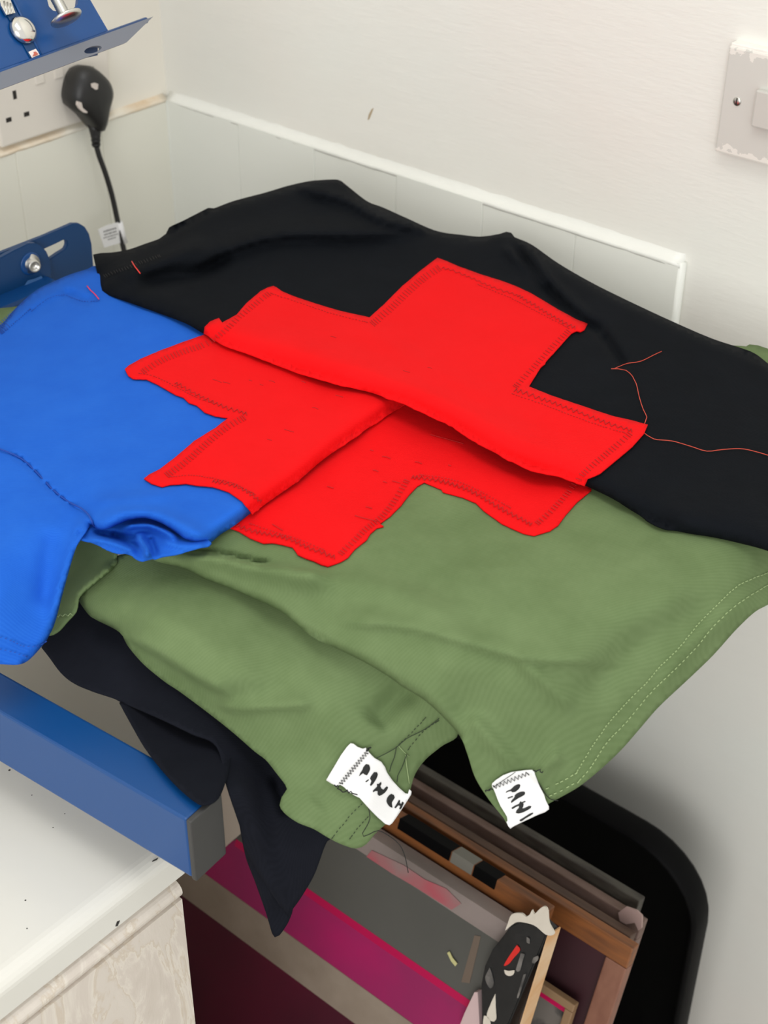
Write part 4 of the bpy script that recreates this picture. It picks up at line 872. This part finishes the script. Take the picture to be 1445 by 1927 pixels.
chip('paint_chip', ((430, 335), (452, 372), (405, 430), (372, 470), (338, 482), (368, 425)), m_redink, 'red ink drip')
chip('paint_chip', ((340, 512), (372, 520), (412, 516), (402, 548), (372, 556), (346, 540)), m_tape)
chip('paint_chip', ((458, 395), (484, 400), (470, 450), (450, 520), (424, 516), (440, 455)), m_greysmear)
chip('paint_chip', ((548, 425), (580, 412), (580, 440), (552, 468), (538, 460)), m_greysmear)
chip('paint_chip', ((235, 498), (250, 540), (264, 612), (238, 644), (204, 572)), m_greysmear)
chip('paint_chip', ((500, 278), (520, 290), (520, 325), (502, 318)), m_greysmear)
chip('paint_chip', ((478, 545), (495, 540), (440, 715), (430, 712)), m_greysmear)
chip('paint_chip', ((275, 685), (278, 780), (280, 868), (250, 880), (215, 838), (245, 750)), m_tape)
chip('paint_chip', ((195, 840), (225, 850), (240, 905), (190, 905)), m_tape)
chip('end_tape', ((352, 228), (370, 180), (400, 112), (468, 104), (500, 128), (530, 110), (545, 80), (560, 110), (600, 72), (632, 54), (655, 82), (664, 170), (702, 250), (645, 256), (560, 190), (450, 165), (400, 188)), m_tape, 'torn white tape end', None, .002, .001)
prism('side_tape', [ps(p, -.010) for p in ((870, 1930), (882, 1900), (900, 1862), (906, 1862), (910, 1932))], NN * .006, mat('pink_white_tape', s2l(206, 180, 180), .5), s1, label='pinkish white tape beside the stile')
# frames behind it
trs = pt((1030, 1715), -.445)
s2 = frame('leaning wooden frame right behind the front screen with black and grey tape on its rail', trs, .36, hgt(trs), .020, .013, m_wood, None)
def u2(p): return float(trs[0] - on_plane(p, trs, NN)[0])
for pa, pb, m in (((847, 1612), (748, 1558), m_black_plastic), ((888, 1640), (849, 1613), mat('grey_tape', s2l(116, 114, 106), .5)), ((932, 1668), (890, 1641), m_black_plastic)):
    a, b = u2(pa), u2(pb); box('tape_band', trs + U * a - V * .0006 - NN * .0136, U * (b - a), V * .011, NN * .0142, m, s2, .0004)
tr3 = pt((1191, 1786), -.475)
s3 = frame('orange-brown wooden frame with an empty maroon mesh corner', tr3, .33, hgt(tr3), .021, .012, m_wood, m_maroon, stile=m_wood5)
tr4 = pt((1186, 1764), -.495)
s4 = frame('dark brown frame squeezed behind the orange-brown frame', tr4, .32, hgt(tr4), .018, .012, m_wood2, None)
tr5 = pt((1208, 1738), -.50)
s5 = frame('pinkish taped frame with a ragged tape end', tr5, .32, hgt(tr5), .018, .012, m_wood3, None)
prism('ragged_tape', [on_plane(p, tr5 + NN * .0015, NN) for p in ((1165, 1716), (1180, 1705), (1200, 1712), (1210, 1722), (1209, 1745), (1203, 1750), (1196, 1735), (1180, 1738), (1168, 1732))], NN * .002, mat('pink_grey_tape', s2l(168, 142, 136), .6), s5, label='ragged pinkish tape end')
tr6 = pt((1203, 1696), -.50)
s6 = frame('dark greenish frame rearmost beside the black tray', tr6, .32, hgt(tr6), .018, .012, m_wood4, None)
# a small inner frame glimpsed inside the orange one
tr7 = on_plane((1090, 1886), tr3 + NN * .003, NN)
t7 = thing('printing_screen', 'small grey meshed screen glimpsed low inside the orange-brown frame', 'printing screen', tuple(tr7 + V * .3), 'leaning printing frames')
for nm, u0, u1, v0, v1 in (('top_rail', 0, .2, 0, .008), ('bottom_rail', 0, .2, .292, .3), ('stile', 0, .008, .0082, .2918), ('stile', .192, .2, .0082, .2918)):
    box(nm, tr7 + U * u0 + V * v0, U * (u1 - u0), V * (v1 - v0), NN * .008, mat('tan_wood', s2l(140, 112, 82), .6), t7, .001)
box('mesh', tr7 + U * .007 + V * .007, U * .186, V * .286, NN * .002, mat('smeared_grey_mesh', s2l(112, 106, 100), .5, noise=(30, s2l(60, 58, 58), .45, .55)), t7)
box('ink_line', tr7 + U * .0085 + V * .0082, U * .183, V * .007, NN * .004, m_crimson, t7)

# ------------------------------------------------------------------ black tray standing on end against the wall
tray = thing('plastic_tray', 'large black plastic tray with a rounded rim standing on end against the right wall', 'tray', (.6, -.1, 0))
ya = -.125; yb = ya + .03
out = [(.22, .02), (.22, .565)] 
R_ = .085; xr = on_y(1342, 1700, yb)[0]; zt = on_y(1180, 1521, yb)[2]; xl = .45
def rr(inset):
    L = []
    for cx_, cz_, a0_ in ((xr - R_, zt - R_, 0), (xl + R_, zt - R_, 90), (xl + R_, R_ + .002, 180), (xr - R_, R_ + .002, 270)):
        for k in range(9):
            t = math.radians(a0_ + 90 * k / 8); L.append((cx_ + (R_ - inset) * math.cos(t), cz_ + (R_ - inset) * math.sin(t)))
    return L
bm = bmesh.new()
rings = [[bm.verts.new((x, ya + y, z)) for x, z in rr(i)] for i, y in ((.012, .032), (.003, .031), (.0, .026), (.0005, .004), (.003, .0), (.006, .0), (.008, .004), (.012, .024))]
for A, B in zip(rings, rings[1:]):
    for k in range(len(A)): bm.faces.new((A[k], A[(k + 1) % len(A)], B[(k + 1) % len(A)], B[k]))
bm.faces.new(rings[0][::-1]); bm.faces.new(rings[-1])
bm_obj('tray_shell', bm, m_black_plastic, tray, True)
